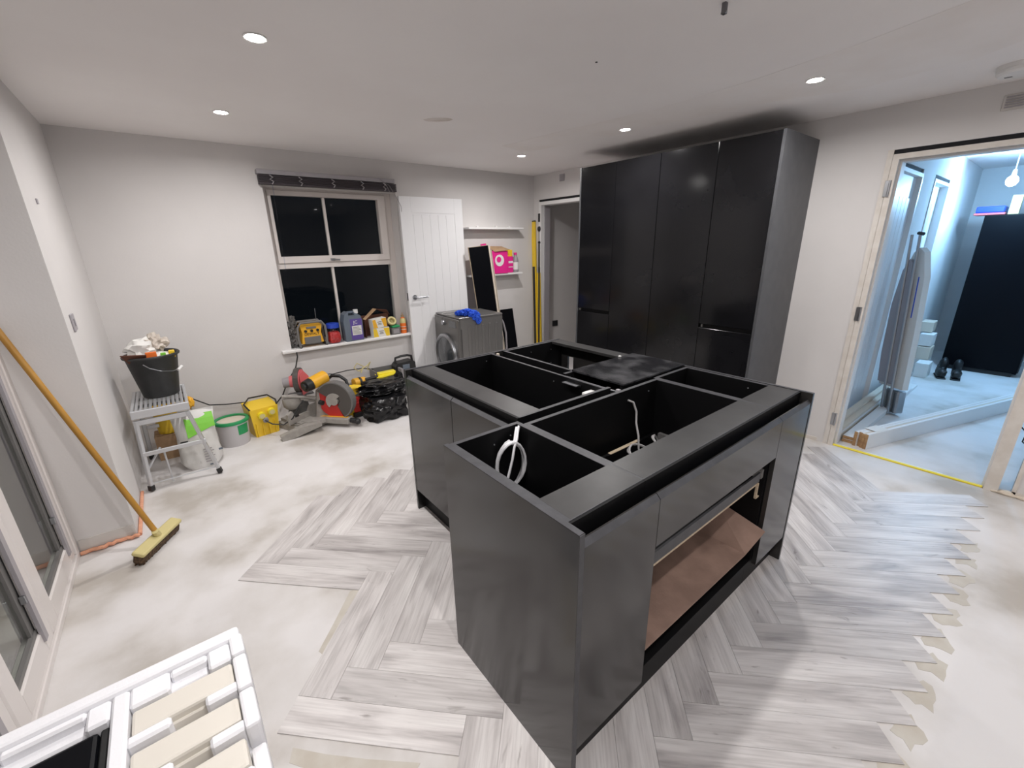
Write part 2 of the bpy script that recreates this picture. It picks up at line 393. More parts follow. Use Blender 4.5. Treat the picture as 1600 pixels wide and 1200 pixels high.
# opening sash (upper)
obj('sash', B().box(.885, 1.985, 4.585, 4.655, 1.450, 1.512, .004).box(.885, 1.985, 4.585, 4.655, 2.045, 2.09, .004)
    .box(.885, .915, 4.585, 4.655, 1.45, 2.09, .004).box(1.905, 1.985, 4.585, 4.655, 1.45, 2.09, .004), 'upvc2', wf)
for (z0, z1, a, b_) in ((1.51, 2.046, .912, 1.908), (.69, 1.402, .88, 1.99)):
    mid = 1.375
    obj('pane', B().box(a, mid, GY, GY+.006, z0, z1), 'glass', wf)
    obj('pane', B().box(mid, b_, GY, GY+.006, z0, z1), 'glass', wf)
    obj('glazing_bar', B().box(mid-.012, mid+.012, GY-.012, GY+.02, z0, z1, .002), 'upvc2', wf)
obj('window_handle', B().box(1.355, 1.40, 4.57, 4.587, 1.462, 1.485, .003).cyl((1.378, 4.565, 1.475), (1.44, 4.556, 1.468), .007, n=10), 'steel', wf, smooth=True)
obj('window_sill', B().box(.745, 2.065, 4.395, 4.66, .635, .665, .008, seg=2), 'white', wf)
# blind
bl = thing('window_blind', 'dark slatted venetian blind drawn up above the window', 'blind', (1.415, 4.40, 2.11))
obj('head_rail', B().box(.80, 2.02, 4.375, 4.448, 2.185, 2.222, .003), 'greystrip', bl)
for k in range(8):
    obj('slat', B().box(.805, 2.03, 4.372, 4.43, 2.118+k*.0078, 2.1225+k*.0078, M=None), 'blind', bl)
obj('bottom_rail', B().box(.805, 2.03, 4.37, 4.43, 2.106, 2.117, .002), 'blind', bl)
for k, x in enumerate((.90, 1.13, 1.41, 1.68, 1.90)):
    obj('ladder_cord', B().tube([(x-.01, 4.367, 2.18), (x+.014, 4.364, 2.16), (x-.012, 4.363, 2.145), (x+.015, 4.364, 2.128), (x, 4.367, 2.108)], .006, 6), 'tape', bl)
obj('wand', B().tube([(.90, 4.375, 2.2), (.902, 4.368, 2.15), (.895, 4.372, 1.6), (.885, 4.375, 1.235)], .0045, 8), 'clear', bl)
obj('pull_cord', B().tube([(1.86, 4.366, 2.21), (1.95, 4.362, 2.16), (2.02, 4.366, 2.05), (2.07, 4.385, 1.97), (2.075, 4.40, 1.9)], .0022, 6)
    .tube([(1.88, 4.366, 2.2), (1.92, 4.36, 2.16), (1.95, 4.362, 2.10)], .0022, 6), 'tape', bl)

# ================================================================ PATIO DOOR (left)
pd = S('window_2', B().box(-.74, XD, .2, 3.03, 0, .035, .004).box(-.74, XD, .2, 3.03, 2.08, 2.13, .004).box(-.74, XD, 2.975, 3.03, .035, 2.09, .004), 'upvc')
def sash(y0, y1, x=-.668):
    d = .055; st = .10
    s = S('sash', B().box(x-d, x, y0, y0+st, .04, 2.07, .006).box(x-d, x, y1-st, y1, .04, 2.07, .006)
          .box(x-d, x, y0+st-.005, y1-st+.005, .04, .145, .006).box(x-d, x, y0+st-.005, y1-st+.005, 1.97, 2.07, .006), 'upvc', pd)
    gx = x-.024
    obj('gasket', B().box(gx-.004, x-.012, y1-st-.006, y1-st+.001, .145, 1.97).box(gx-.004, x-.012, y0+st-.001, y0+st+.005, .145, 1.97), 'gasket', s)
    obj('pane', B().box(gx-.006, gx, y0+st, y1-st, .145, 1.97), 'dglz', s)
    obj('glazing_bead', B().box(gx, gx+.010, y1-st-.045, y1-st-.006, .165, 1.97).box(gx, gx+.016, y0+st, y1-st, .145, .165), 'greyd', s)
    obj('edge_strip', B().box(x-.004, x+.008, y1-st-.012, y1-st+.024, .10, 2.0), 'greystrip', s)
    for z in (.30, 1.15):
        obj('catch', B().box(x-.012, x+.006, y1-st-.022, y1-st-.010, z, z+.035, .002), 'steel', s)
sash(2.335, 2.972); sash(1.80, 2.325); sash(1.26, 1.79); sash(.72, 1.25); sash(.22, .71)
# dark paved ground outside
S('trim_3', B().box(-4, -.9, -3, 4.4, -.12, -.04), 'greyd')

# ================================================================ DOORWAYS
def hinge(x, y, z, par, dark=False):
    obj('hinge', B().box(x-.004, x+.03, y-.018, y+.014, z-.05, z+.05, .001).cyl((x-.006, y-.012, z-.05), (x-.006, y-.012, z+.05), .006, n=10), 'gasket' if dark else 'steel', par)
d1 = S('door_1', B().box(XR-.012, T+.012, .838, .872, 0, 2.10).box(XR-.012, T+.012, -.062, -.028+.03, 0, 2.10).box(XR-.012, T+.012, -.062, .872, 2.068, 2.102), 'primer')
obj('door_stop', B().box(XR+.035, T+.01, .826, .838, 0, 2.06).box(XR+.035, T+.01, .002, .014, 0, 2.06).box(XR+.035, T+.01, .002, .838, 2.056, 2.068), 'white', d1)
for z in (.225, 1.055, 1.894): hinge(XR-.014, .868, z, d1)
obj('packing_gap', B().box(XR+.004, XR+.05, -.08, .886, 2.104, 2.128), 'dark', d1)
obj('plaster_edge', B().box(XR-.008, XR+.02, .874, .905, 0, 2.13), 'primer', d1)
obj('latch_keep', B().box(XR+.02, XR+.05, -.085, -.060, .93, .945).box(XR+.02, XR+.03, -.10, -.060, .90, .975).box(XR+.03, XR+.04, -.11, -.06, .83, .84), 'gasket', d1)
obj('latch_keep', B().tube([(XR+.03, -.062, .45), (XR+.03, -.09, .42), (XR+.03, -.085, .36), (XR+.03, -.11, .34)], .004, 6), 'gasket', d1)
obj('foot_rubble', B().blob((XR-.005, -.10, .012), (.02, .05, .018), 2, .5, 9, 3).blob((XR-.01, -.19, .008), (.018, .05, .012), 2, .5, 9, 5).blob((XR-.005, -.05, .008), (.012, .03, .01), 2, .4, 9, 8), 'beige', wall_right)
obj('bare_edge', B().box(XR-.006, XR, -.9, -.118, .0, .035).box(XR-.006, XR, -.135, -.117, 0, 2.1).box(XR-.005, XR, .95, 1.30, 0, .03), 'primer', wall_right)
d2 = S('door_2', B().box(XR-.012, T+.012, 4.30, 4.345, 0, 2.085).box(XR-.012, T+.012, 3.41, 3.445, 0, 2.085).box(XR-.012, T+.012, 3.41, 4.345, 2.045, 2.085), 'white')
obj('door_stop', B().box(XR+.04, T+.01, 4.285, 4.30, 0, 2.045), 'greystrip', d2)
for z in (1.90, 1.24): hinge(XR-.014, 4.338, z, d2, True)
obj('packing_gap', B().box(XR+.002, XR+.05, 3.41, 4.345, 2.087, 2.11), 'dark', d2)
# hall doors
for n_, (a, b_) in enumerate(((4.60, 5.34), (5.86, 6.62))):
    d = S('door_%d' % (n_+3), B().box(a, a+.035, HY-.008, HY+.1, 0, 2.10).box(b_-.035, b_, HY-.008, HY+.1, 0, 2.10).box(a, b_, HY-.008, HY+.1, 2.07, 2.10), 'white')
    obj('packing_gap', B().box(a, b_, HY+.01, HY+.05, 2.101, 2.134), 'dark', d)
    off = .03 if n_ == 0 else .06
    pn = B().box(a+.036, b_-.036, HY+off, HY+off+.035, .01, 2.068)
    lf = obj('leaf', pn, 'door', d)
    for q in range(4):
        x0 = a+.13+q*.12
        obj('leaf_panel', B().box(x0, x0+.112, HY+off-.006, HY+off, .2, 1.9, .002), 'door', lf)

# threshold strip
ts = thing('threshold_strip', 'yellow and white threshold strip across the foot of the lit doorway', 'threshold', (XR+.02, .42, 0))
obj('yellow_bar', B().box(XR+.0, XR+.022, .006, .87, .0, .012, .003), 'yellowb', ts)
obj('white_bar', B().box(XR+.023, XR+.042, .20, .87, 0, .008, .002), 'white', ts)

# ================================================================ LIGHT FITTINGS
def downlight(x, y, label, g=None):
    t = thing('downlight', label, 'ceiling light', (x, y, H), group=g)
    obj('trim_ring', B().lathe([(.033, 0), (.043, -.0005), (.045, -.003), (.042, -.006), (.034, -.004), (.033, 0)], (x, y, H), 24), 'white', t, smooth=True)
    obj('lens', B().cyl((x, y, H-.0045), (x, y, H-.001), .037, n=24), 'lens', t)
    L = bpy.data.lights.new('downlight_lamp', 'AREA'); L.shape = 'DISK'; L.size = .07; L.energy = LAMP_W; L.color = LAMP_COL; L.spread = R(168)
    lo = bpy.data.objects.new('downlight_lamp', L); COL.objects.link(lo); lo.parent = t; lo.location = (0, 0, -.008)
    return t
downlight(.495, 2.253, 'largest bright round downlight, over the left of the room')
downlight(.50, 3.49, 'small bright downlight nearest the left corner above the stool')
downlight(2.965, 3.53, 'smallest bright downlight nearest the far right corner')
downlight(2.98, 2.322, 'bright downlight in front of the middle of the tall black cabinets')
downlight(2.97, 1.07, 'bright downlight near the right end of the tall black cabinets')
for x in (.495, 2.97):
    for y in (-.15, -1.37):
        t_ = downlight(x, y, 'white round downlight behind the viewer, %s of the %s pair' % ('left' if x < 1 else 'right', 'nearer' if y > -1 else 'rear'), 'downlights behind the viewer')
        for q_ in t_.children:
            if q_.type == 'LIGHT': q_.data.energy = LAMP_W*(.85 if x < 1 else .30)
hall_fill = downlight(5.4, -.9, 'round fill light added in the hall ceiling, out of sight beside the doorway')  # invented fill, added out of view to brighten the hall
for q_ in hall_fill.children:
    if q_.type == 'LIGHT': q_.data.color = BULB_COL; q_.data.energy = 7
downlight(.495, 1.04, 'white round downlight above the polystyrene block, out of the picture')
sm = thing('smoke_alarm', 'round white smoke alarm on the ceiling by the lit doorway', 'smoke alarm', (3.60, .365, H))
obj('alarm_base', B().lathe([(0, 0), (.092, 0), (.092, -.020), (.0, -.020)], (3.60, .365, H), 36), 'white', sm, smooth=True)
obj('alarm_body', B().lathe([(.088, -.019), (.088, -.034), (.078, -.044), (0, -.046)], (3.60, .365, H), 36), 'white', sm, smooth=True)
obj('alarm_slot', B().box(3.60, 3.625, .39, .42, H-.0455, H-.040, .001), 'greyd', sm)
vn = thing('wall_vent', 'grey square vent plate high on the wall above the lit doorway', 'vent', (XR, .36, 2.25))
obj('vent_plate', B().box(XR-.008, XR, .285, .435, 2.255, 2.335, .003), 'stain', vn)
for k in range(5): obj('vent_slat', B().box(XR-.013, XR-.007, .297, .423, 2.268+k*.013, 2.274+k*.013), 'greystrip', vn)
single('blank_plate', B().box(XR-.010, XR, 3.905, 3.985, 2.285, 2.36, .003), 'greystrip', 'small grey blanking plate high on the wall left of the tall cabinets', 'wall plate', (XR, 3.945, 2.285))
hk = thing('ceiling_bracket', 'small metal bracket hanging from the ceiling at the top of the picture', 'bracket', (1.79, .985, H))
obj('bracket_plate', B().box(1.782, 1.798, .975, .99, H-.035, H, .001), 'dsteel', hk)
obj('bracket_pin', B().cyl((1.79, .972, H-.03), (1.79, .993, H-.03), .004, n=8), 'steel', hk)
single('light_switch', B().box(XL, XL+.009, 3.17, 3.255, 1.19, 1.28, .003).box(XL+.009, XL+.013, 3.20, 3.225, 1.215, 1.255, .002), 'greystrip', 'grey switch plate on the left pier wall', 'switch', (XL, 3.21, 1.19))
single('wall_bracket', B().box(XL, XL+.006, 3.33, 3.36, 1.825, 1.85, .001), 'greystrip', 'tiny grey fixing high on the left pier wall', 'fixing', (XL, 3.345, 1.825))
so = thing('wall_socket', 'white double socket low on the far wall right of the washing machine', 'socket', (3.36, YB, .50))
obj('socket_plate', B().box(3.285, 3.435, YB-.009, YB, .50, .585, .003), 'white', so)
for x in (3.325, 3.395): obj('socket_hole', B().box(x-.008, x+.008, YB-.0095, YB-.0085, .52, .55), 'greystrip', so)
sb = thing('back_box', 'black empty socket box on the wall inside the left doorway', 'socket box', (4.34, YB, .45))
obj('box_rim', B().box(4.29, 4.39, YB-.012, YB, .44, .52, .002), 'blackp', sb)
obj('box_hole', B().box(4.30, 4.38, YB-.013, YB-.011, .45, .51), 'dark', sb)

# ================================================================ TALL CABINETS
CX = 3.343; CT = 2.262
tall = [(1.3395, 1.757, 'rightmost', True), (1.757, 2.231, 'second from right', False), (2.231, 2.678, 'third from right', False), (2.678, 3.088, 'leftmost', True)]
for n_, (a, b_, w_, split) in enumerate(tall):
    t = thing('tall_cabinet', {0: 'rightmost tall glossy black cabinet with an upper and lower door', 1: 'second tall black cabinet from the right, one full-height door with a bright reflection',
              2: 'third tall black cabinet from the right, one full-height door', 3: 'leftmost tall glossy black cabinet beside the doorway, with two doors'}[n_], 'cabinet', (CX+.3, (a+b_)/2, 0))
    g = .0022
    obj('carcass', B().box(CX+.021, XR-.002, a+.0005, a+.018, .14, CT).box(CX+.021, XR-.002, b_-.018, b_-.0005, .14, CT).box(CX+.021, XR-.002, a, b_, CT-.018, CT)
        .box(CX+.021, XR-.002, a+.018, b_-.018, .14, .158).box(XR-.02, XR-.002, a, b_, .14, CT), 'inner', t)
    obj('plinth', B().box(CX+.06, CX+.078, a, b_, 0, .14), 'inner', t)
    if split:
        obj('upper_door', B().box(CX, CX+.019, a+g, b_-g, .945, CT, .0012), 'tallgloss', t)
        obj('lower_door', B().box(CX, CX+.019, a+g, b_-g, .15, .912, .0012), 'tallgloss', t)
        obj('handle_channel', B().box(CX+.022, CX+.05, a, b_, .90, .96), 'inner', t)
        hh = obj('channel_bracket', B().box(CX+.008, CX+.022, b_-.028, b_-.016, .918, .938), 'greyd', t)
    else:
        obj('door', B().box(CX, CX+.019, a+g, b_-g, .15, CT, .0012), 'tallgloss', t)
    if n_ == 0: obj('end_panel', B().box(CX-.002, XR-.001, 1.3205, 1.339, 0, CT+.004, .001), 'side', t)
    if n_ == 3: obj('end_panel', B().box(CX-.002, XR-.001, 3.088, 3.106, 0, CT+.004, .001), 'side', t)

# ================================================================ ISLAND
ZT = .913
def carcass(t, x0, x1, y0, y1, back='y1', zb=.15, extra=None):
    th = .018
    for a in (x0, x1-th):
        o = obj('side_panel', B().prism([(y0, zb), (y1, zb), (y1, ZT), (y0+.038, ZT), (y0+.038, .832), (y0, .832)], a, a+th, 'x'), 'inner', t)
        obj('top_edge', B().box(a-.0004, a+th+.0004, y0+.039, y1, ZT-.0005, ZT+.0012), 'edge', o)
    obj('base_panel', B().box(x0+th, x1-th, y0, y1, zb, zb+th), 'inner', t)
def xpanel(t, x0, x1, y0, y1, z0=.15, z1=ZT, nm='back_panel'):
    o = obj(nm, B().box(x0, x1, y0, y1, z0, z1), 'inner', t); obj('top_edge', B().box(x0, x1, y0-.0004, y1+.0004, z1-.0005, z1+.0012), 'edge', o); return o
def screws(t, pts, ax):
    for p in pts:
        q = list(p); q[ax] += .002*(1 if True else -1)
        obj('screw', B().sphere(p, .0035, 4), 'steel', t)
# near row
ca = thing('island_cabinet', 'narrow open-topped black island cabinet with a white cable coil inside', 'cabinet', (.83, .9, 0))
carcass(ca, .676, .992, .602, 1.222); xpanel(ca, .694, .974, 1.204, 1.222)
obj('front_rail', B().box(.690, .992, .640, .762, ZT-.016, ZT+.0015, .001), 'rail', ca)
obj('end_panel', B().box(.656, .675, .578, 1.226, 0, ZT+.003, .0012), 'gloss', ca)
obj('panel_edge', B().box(.6565, .6745, .5795, 1.2245, ZT+.0028, ZT+.0042), 'edge', ca)
obj('panel_edge', B().box(.6565, .6745, .5765, .5785, 0, ZT+.003), 'edge', ca)
cb = thing('island_cabinet', 'wide open-topped black island cabinet with a missing lower drawer front', 'cabinet', (1.44, .9, 0))
carcass(cb, .9925, 1.886, .602, 1.186); xpanel(cb, 1.0105, 1.868, 1.168, 1.186)
obj('front_rail', B().box(1.0, 1.88, .640, .762, ZT-.016, ZT+.0015, .001), 'rail', cb)
cc = thing('island_cabinet', 'narrow open-topped black island cabinet at the near right corner', 'cabinet', (2.04, .9, 0))
carcass(cc, 1.8865, 2.198, .602, 1.20); xpanel(cc, 1.9045, 2.18, 1.182, 1.20)
obj('front_rail', B().box(1.89, 2.197, .640, .762, ZT-.016, ZT+.0015, .001), 'rail', cc)
obj('end_panel', B().box(2.1985, 2.216, .578, 1.215, 0, ZT+.003, .0012), 'gloss', cc)
obj('panel_edge', B().box(2.199, 2.2155, .5795, 1.2135, ZT+.0028, ZT+.0042), 'edge', cc)
for t, a, b_ in ((ca, .676, .992), (cb, .993, 1.886), (cc, 1.887, 2.198)):
    obj('handle_channel', B().box(a, b_, .628, .640, .845, ZT+.001).box(a, b_, .600, .640, .833, .845), 'inner', t)
    obj('plinth', B().box(a, b_, .625, .640, 0, .148), 'inner', t)
    obj('lip', B().box(a, b_, .6365, .6405, ZT-.001, ZT+.002), 'edge', t)
def front(nm, t, a, b_, z0, z1):
    o = obj(nm, B().prism([(.580, z0), (.599, z0), (.599, z1), (.594, z1), (.580, z1-.014)], a+.0015, b_-.0015, 'x'), 'gloss', t)
    obj('top_chamfer', B().prism([(.5795, z1-.0142), (.5938, z1+.0004), (.5938, z1-.002), (.581, z1-.0155)], a+.0015, b_-.0015, 'x'), 'edge', o)
front('door', ca, .676, 1.0035, .145, .884); front('drawer_front', cb, 1.0035, 1.882, .703, .884); front('door', cc, 1.882, 2.198, .145, .884)
# top drawer box: base with pale edge
dr = obj('drawer_base', B().box(1.03, 1.80, .612, 1.10, .590, .602), 'inner', cb)
obj('base_edge', B().box(1.03, 1.80, .607, .6125, .588, .602), 'chip', dr)
obj('drawer_back', B().box(1.03, 1.80, 1.10, 1.116, .590, .662), 'inner', cb)
obj('drawer_back_edge', B().box(1.44, 1.66, 1.099, 1.117, .6615, .6640), 'chip', cb)
obj('front_batten', B().box(1.02, 1.815, .604, .612, .602, .645), 'edge', cb)
obj('hanging_bracket', B().box(1.800, 1.806, .600, .61, .53, .60).box(1.800, 1.83, .600, .61, .524, .530), 'chip', cb)
dr2 = obj('lower_drawer_base', B().box(1.012, 1.78, .61, 1.12, .250, .264), 'inner', cb)
obj('base_edge', B().box(1.012, 1.755, .607, .6105, .254, .264), 'chip', dr2)
for z_ in (.30, .60): obj('runner', B().box(1.845, 1.866, .61, 1.12, z_, z_+.04), 'greyd', cb)
screws(ca, [(.86, 1.202, .86), (.94, 1.202, .875), (.716, 1.202, .885)], 1)
screws(cb, [(1.06, 1.166, .86), (1.80, 1.166, .87)], 1)
screws(cc, [(1.95, 1.18, .87), (2.178, .85, .88)], 1)
# brown folded board
bb = B()
bb.plate([(1.008, .590, .268), (1.752, .585, .268), (1.762, 1.05, .268), (1.008, 1.05, .268)], .006)
bb.plate([(1.752, .585, .268), (1.862, .560, .350), (1.862, .80, .405), (1.762, 1.05, .268)], .006)
single('backing_board', bb, 'board', 'brown folded hardboard sheet lying in the open drawer space of the island', 'board', (1.4, .8, .265))
# cables
def coil(c, nrm, r, turns, rt, jit=.004, sq=1.0, ph=0):
    q = Vector(nrm).to_track_quat('Z', 'Y'); P = []
    for k in range(turns*20+1):
        a = 2*math.pi*k/20+ph; j = 1+.04*math.sin(k*.37)
        P.append(Vector(c)+q @ Vector((r*j*math.cos(a), r*sq*j*math.sin(a), jit*math.sin(k*.9)+(k/20)*.003)))
    return P
cw = B(); P = coil((.912, 1.165, .765), (.25, 1, .1), .058, 6, .004, sq=1.75, ph=R(90))
top = [(.965, 1.195, .905), (.952, 1.185, .892), (.93, 1.165, .870), (.905, 1.15, .85)]
cw.tube(top[:-1]+[tuple(P[0])]+[tuple(p) for p in P], .0052, 6)
cw.tube([(x+.008, y-.004, z+.004) for x, y, z in top]+[(.90, 1.142, .81), (.875, 1.14, .74)], .0050, 6)
single('cable_coil', cw, 'wcable', 'looped white cable hanging in the narrow near cabinet of the island', 'cable', (.87, 1.16, .66), smooth=True)
cg = B(); P = coil((1.60, 1.03, .635), (.1, -.2, 1), .075, 3, .004, jit=.006)
cg.tube([(1.632, 1.164, .862), (1.655, 1.15, .850), (1.672, 1.14, .80), (1.655, 1.125, .75), (1.63, 1.09, .70), (1.625, 1.08, .64), (1.61, 1.06, .622)]+[tuple(p) for p in P], .005, 7)
P = coil((1.70, 1.02, .655), (.5, -.6, .6), .05, 2, .004); cg.tube([tuple(p) for p in P], .005, 7)
single('grey_cable', cg, 'gcable', 'grey cable drooping from a hole and coiled in the wide island drawer', 'cable', (1.6, 1.05, .604), smooth=True)
single('clear_wrapper', B().blob((1.74, 1.03, .622), (.055, .05, .018), 2, .5, 9, 4), 'clear', 'crumpled clear wrapper beside the grey cable in the island drawer', 'wrapper', (1.74, 1.03, .604))

# far row
cd = thing('island_cabinet', 'wide open-topped black cabinet at the far left of the island', 'cabinet', (1.28, 1.72, 0))
th = .018
for y0 in (1.244, 2.180):
    o = obj('side_panel', B().prism([(.993, .15), (1.597, .15), (1.597, ZT), (1.021, ZT), (1.021, .832), (.993, .832)], y0, y0+th, 'y'), 'inner', cd); obj('top_edge', B().box(1.021, 1.597, y0-.0004, y0+th+.0004, ZT-.0005, ZT+.0012), 'edge', o)
xp = obj('back_panel', B().box(1.560, 1.574, 1.262, 2.180, .15, ZT), 'inner', cd); obj('top_edge', B().box(1.5595, 1.5745, 1.262, 2.180, ZT-.0005, ZT+.0012), 'edge', xp)
obj('base_panel', B().box(.993, 1.56, 1.262, 2.18, .15, .168), 'inner', cd)
obj('end_panel', B().box(.972, 1.599, 2.198, 2.216, 0, ZT+.003, .001), 'gloss', cd)

obj('panel_edge', B().box(.9725, 1.599, 2.1985, 2.2155, ZT+.0028, ZT+.004), 'edge', cd)
obj('front_rail', B().box(1.022, 1.145, 1.250, 2.192, ZT-.016, ZT+.0015, .001), 'rail', cd)
obj('handle_channel', B().box(1.010, 1.022, 1.244, 2.198, .845, ZT+.001).box(.993, 1.022, 1.244, 2.198, .833, .845), 'inner', cd)
obj('plinth', B().box(1.02, 1.035, 1.244, 2.198, 0, .148), 'inner', cd)
for a, b_ in ((1.246, 1.708), (1.710, 2.197)):
    o = obj('door', B().prism([(.973, .145), (.992, .145), (.992, .884), (.987, .884), (.973, .870)], a+.0015, b_-.0015, 'y'), 'gloss', cd)
    obj('top_chamfer', B().prism([(.9725, .8698), (.9868, .8844), (.9868, .882), (.974, .8685)], a+.0015, b_-.0015, 'y'), 'edge', o)
screws(cd, [(1.20, 2.178, .87), (1.52, 2.178, .875), (1.558, 1.6, .87), (1.30, 2.178, .74)], 1)
ce = thing('island_cabinet', 'open-topped black cabinet at the far right of the island', 'cabinet', (1.94, 1.88, 0))
for y0 in (1.553, 2.180):
    o = obj('side_panel', B().box(1.668, 2.198, y0, y0+th, .15, ZT), 'inner', ce); obj('top_edge', B().box(1.60 if y0 < 2 else 1.668, 2.198, y0-.0004, y0+th+.0004, ZT-.0005, ZT+.0012), 'edge', o)
xp = obj('back_panel', B().box(1.668, 1.684, 1.571, 2.18, .15, ZT), 'inner', ce); obj('top_edge', B().box(1.6675, 1.6845, 1.571, 2.18, ZT-.0005, ZT+.0012), 'edge', xp)
obj('front_rail', B().box(2.10, 2.198, 1.553, 2.196, ZT-.016, ZT+.0015, .001), 'rail', ce)
obj('base_panel', B().box(1.684, 2.19, 1.571, 2.18, .15, .168), 'inner', ce)
obj('end_panel', B().box(1.600, 2.197, 2.1985, 2.216, 0, ZT+.003, .001), 'gloss', ce); obj('panel_edge', B().box(1.600, 2.197, 2.1985, 2.2155, ZT+.0028, ZT+.004), 'edge', ce)
obj('door', B().box(2.198, 2.216, 1.553, 2.06, .15, ZT-.03, .001).box(2.198, 2.216, 2.115, 2.196, .15, ZT-.03, .001).box(2.198, 2.216, 2.06, 2.115, .80, ZT-.03, .001), 'gloss', ce)
screws(ce, [(1.9, 2.178, .87), (2.09, 2.178, .86), (2.09, 2.178, .76)], 1)
obj('spacer', B().box(1.600, 1.612, 2.16, 2.18, .72, .912), 'beige', cd)
# middle filler cabinet under loose panel
cf = thing('island_filler_box', 'dark steel-lined box under the loose black panel in the middle of the island', 'cabinet box', (1.9, 1.38, 0))
obj('side_panel', B().box(1.60, 1.612, 1.215, 1.55, .15, .900), 'steel', cf)
obj('side_panel', B().box(1.66, 2.198, 1.222, 1.238, .15, ZT-.002), 'inner', cf)
obj('outer_panel', B().box(2.198, 2.216, 1.216, 1.552, 0, ZT-.004, .001), 'gloss', cf)
obj('base_panel', B().box(1.612, 2.198, 1.24, 1.55, .15, .168), 'inner', cf)
obj('corner_post', B().box(1.598, 1.614, 1.196, 1.214, .60, ZT-.001), 'greystrip', cf)
lp = single('loose_panel', B().box(1.655, 2.205, 1.212, 1.560, ZT+.002, ZT+.013, .0015), 'hob', 'scuffed black panel laid across the middle of the island top', 'panel', (1.93, 1.386, ZT+.002))
single('junction_box', B().box(1.490, 1.558, 1.270, 1.335, .825, .892, .006, seg=2), 'white', 'small white electrical box inside the far left island cabinet', 'electrical box', (1.525, 1.30, .825))
single('steel_clip', B().box(1.520, 1.558, 1.40, 1.50, .893, .897).box(1.550, 1.558, 1.40, 1.50, .885, .8929), 'steel', 'shiny steel strip beside the loose panel on the island', 'metal strip', (1.54, 1.45, .885))
single('white_clip', B().box(2.055, 2.07, 1.545, 1.56, ZT+.0135, ZT+.022, .002), 'white', 'tiny white clip on the edge of the loose island panel', 'clip', (2.06, 1.55, ZT+.0135))

# ================================================================ DOOR LEAF leaning
dl = thing('door_leaf', 'white panelled door leaf with steel lever handle, leaning on the far wall', 'door', (2.43, 4.37, 0))
tilt = math.atan2(.045, 2.04)
DM = Matrix.Translation((2.055, 4.352, .03)) @ Matrix.Rotation(-tilt, 4, 'X')
Wd, Hd = .755, 2.045
obj('leaf', B().box(0, Wd, .004, .040, 0, Hd, .002, M=DM), 'door', dl)
obj('stile', B().box(0, .125, 0, .006, 0, Hd, .001, M=DM), 'door', dl); obj('stile', B().box(Wd-.105, Wd, 0, .006, 0, Hd, .001, M=DM), 'door', dl)
obj('rail', B().box(.125, Wd-.105, 0, .006, Hd-.155, Hd, .001, M=DM), 'door', dl); obj('rail', B().box(.125, Wd-.105, 0, .006, 0, .22, .001, M=DM), 'door', dl)
n5 = 5; wv = (Wd-.105-.125-.03)/n5
for k in range(n5):
    obj('board', B().box(.140+k*wv+.002, .140+(k+1)*wv-.002, .001, .006, .225, Hd-.172, .002, M=DM), 'door', dl)
hx, hz = .072, 1.02
hd = obj('lever_handle', B().cyl(DM @ Vector((hx, 0, hz)), DM @ Vector((hx, -.012, hz)), .026, n=20).cyl(DM @ Vector((hx, -.012, hz)), DM @ Vector((hx, -.05, hz)), .009, n=12)
    .tube([DM @ Vector((hx, -.048, hz)), DM @ Vector((hx+.03, -.052, hz)), DM @ Vector((hx+.14, -.050, hz))], .009, 10), 'steel', dl, smooth=True)
obj('latch_plate', B().box(-.0015, 0, .010, .030, .99, 1.07, M=DM), 'blackp', dl)

# ================================================================ WASHING MACHINE
wm = thing('washing_machine', 'dark grey front-loading washing machine standing askew before the far wall', 'washing machine', (2.58, 4.05, 0), R(-3))
WM_ = Matrix.Translation((2.302, 3.795, 0)) @ Matrix.Rotation(R(-3), 4, 'Z')   # x: depth, y: front width; front faces -x
dW, wW, hW = .565, .545, .866
obj('cabinet', B().box(.03, dW, 0, wW, .02, hW-.02, .006, M=WM_), 'washer', wm)
obj('top_plate', B().box(.02, dW, -.003, wW+.003, hW-.02, hW, .005, M=WM_), 'washer', wm)
obj('front_panel', B().box(0, .03, 0, wW, .02, hW-.02, .010, M=WM_, seg=2), 'washf', wm)
obj('drawer', B().box(-.004, .001, wW-.20, wW-.02, hW-.12, hW-.035, .003, M=WM_), 'washf', wm)
obj('dial', B().cyl(WM_ @ Vector((0, .30, hW-.078)), WM_ @ Vector((-.03, .30, hW-.078)), .030, .026, 24), 'steel', wm, smooth=True)
obj('display', B().box(-.003, .001, .04, .20, hW-.115, hW-.045, .001, M=WM_), 'dglass', wm)
ring = B(); cM = WM_ @ Matrix.Translation((0, wW/2, .44)) @ Matrix.Rotation(R(-90), 4, 'Y')
ring.lathe([(.190, 0), (.232, 0), (.235, .02), (.226, .036), (.205, .040), (.190, .030), (.190, 0)], n=40, M=cM)
dd = obj('door_ring', ring, 'steel', wm, smooth=True)
obj('door_glass', B().lathe([(0, .05), (.08, .046), (.14, .036), (.192, .026)], n=36, M=cM), 'dglass', dd, smooth=True)
for k in range(5):
    obj('side_rib', B().box(.12+k*.085, .155+k*.085, -.006, .002, .10, hW-.09, .005, M=WM_), 'washer', wm)
obj('edge_slot', B().box(.036, .042, -.004, .001, .05, hW-.12, M=WM_), 'blackp', wm)
for (a, b_) in ((.08, .06), (.5, .06), (.08, .5), (.5, .5)): obj('foot', B().cyl(WM_ @ Vector((a, b_, 0)), WM_ @ Vector((a, b_, .02)), .02, n=10), 'blackp', wm)
rag = B(); tz = hW
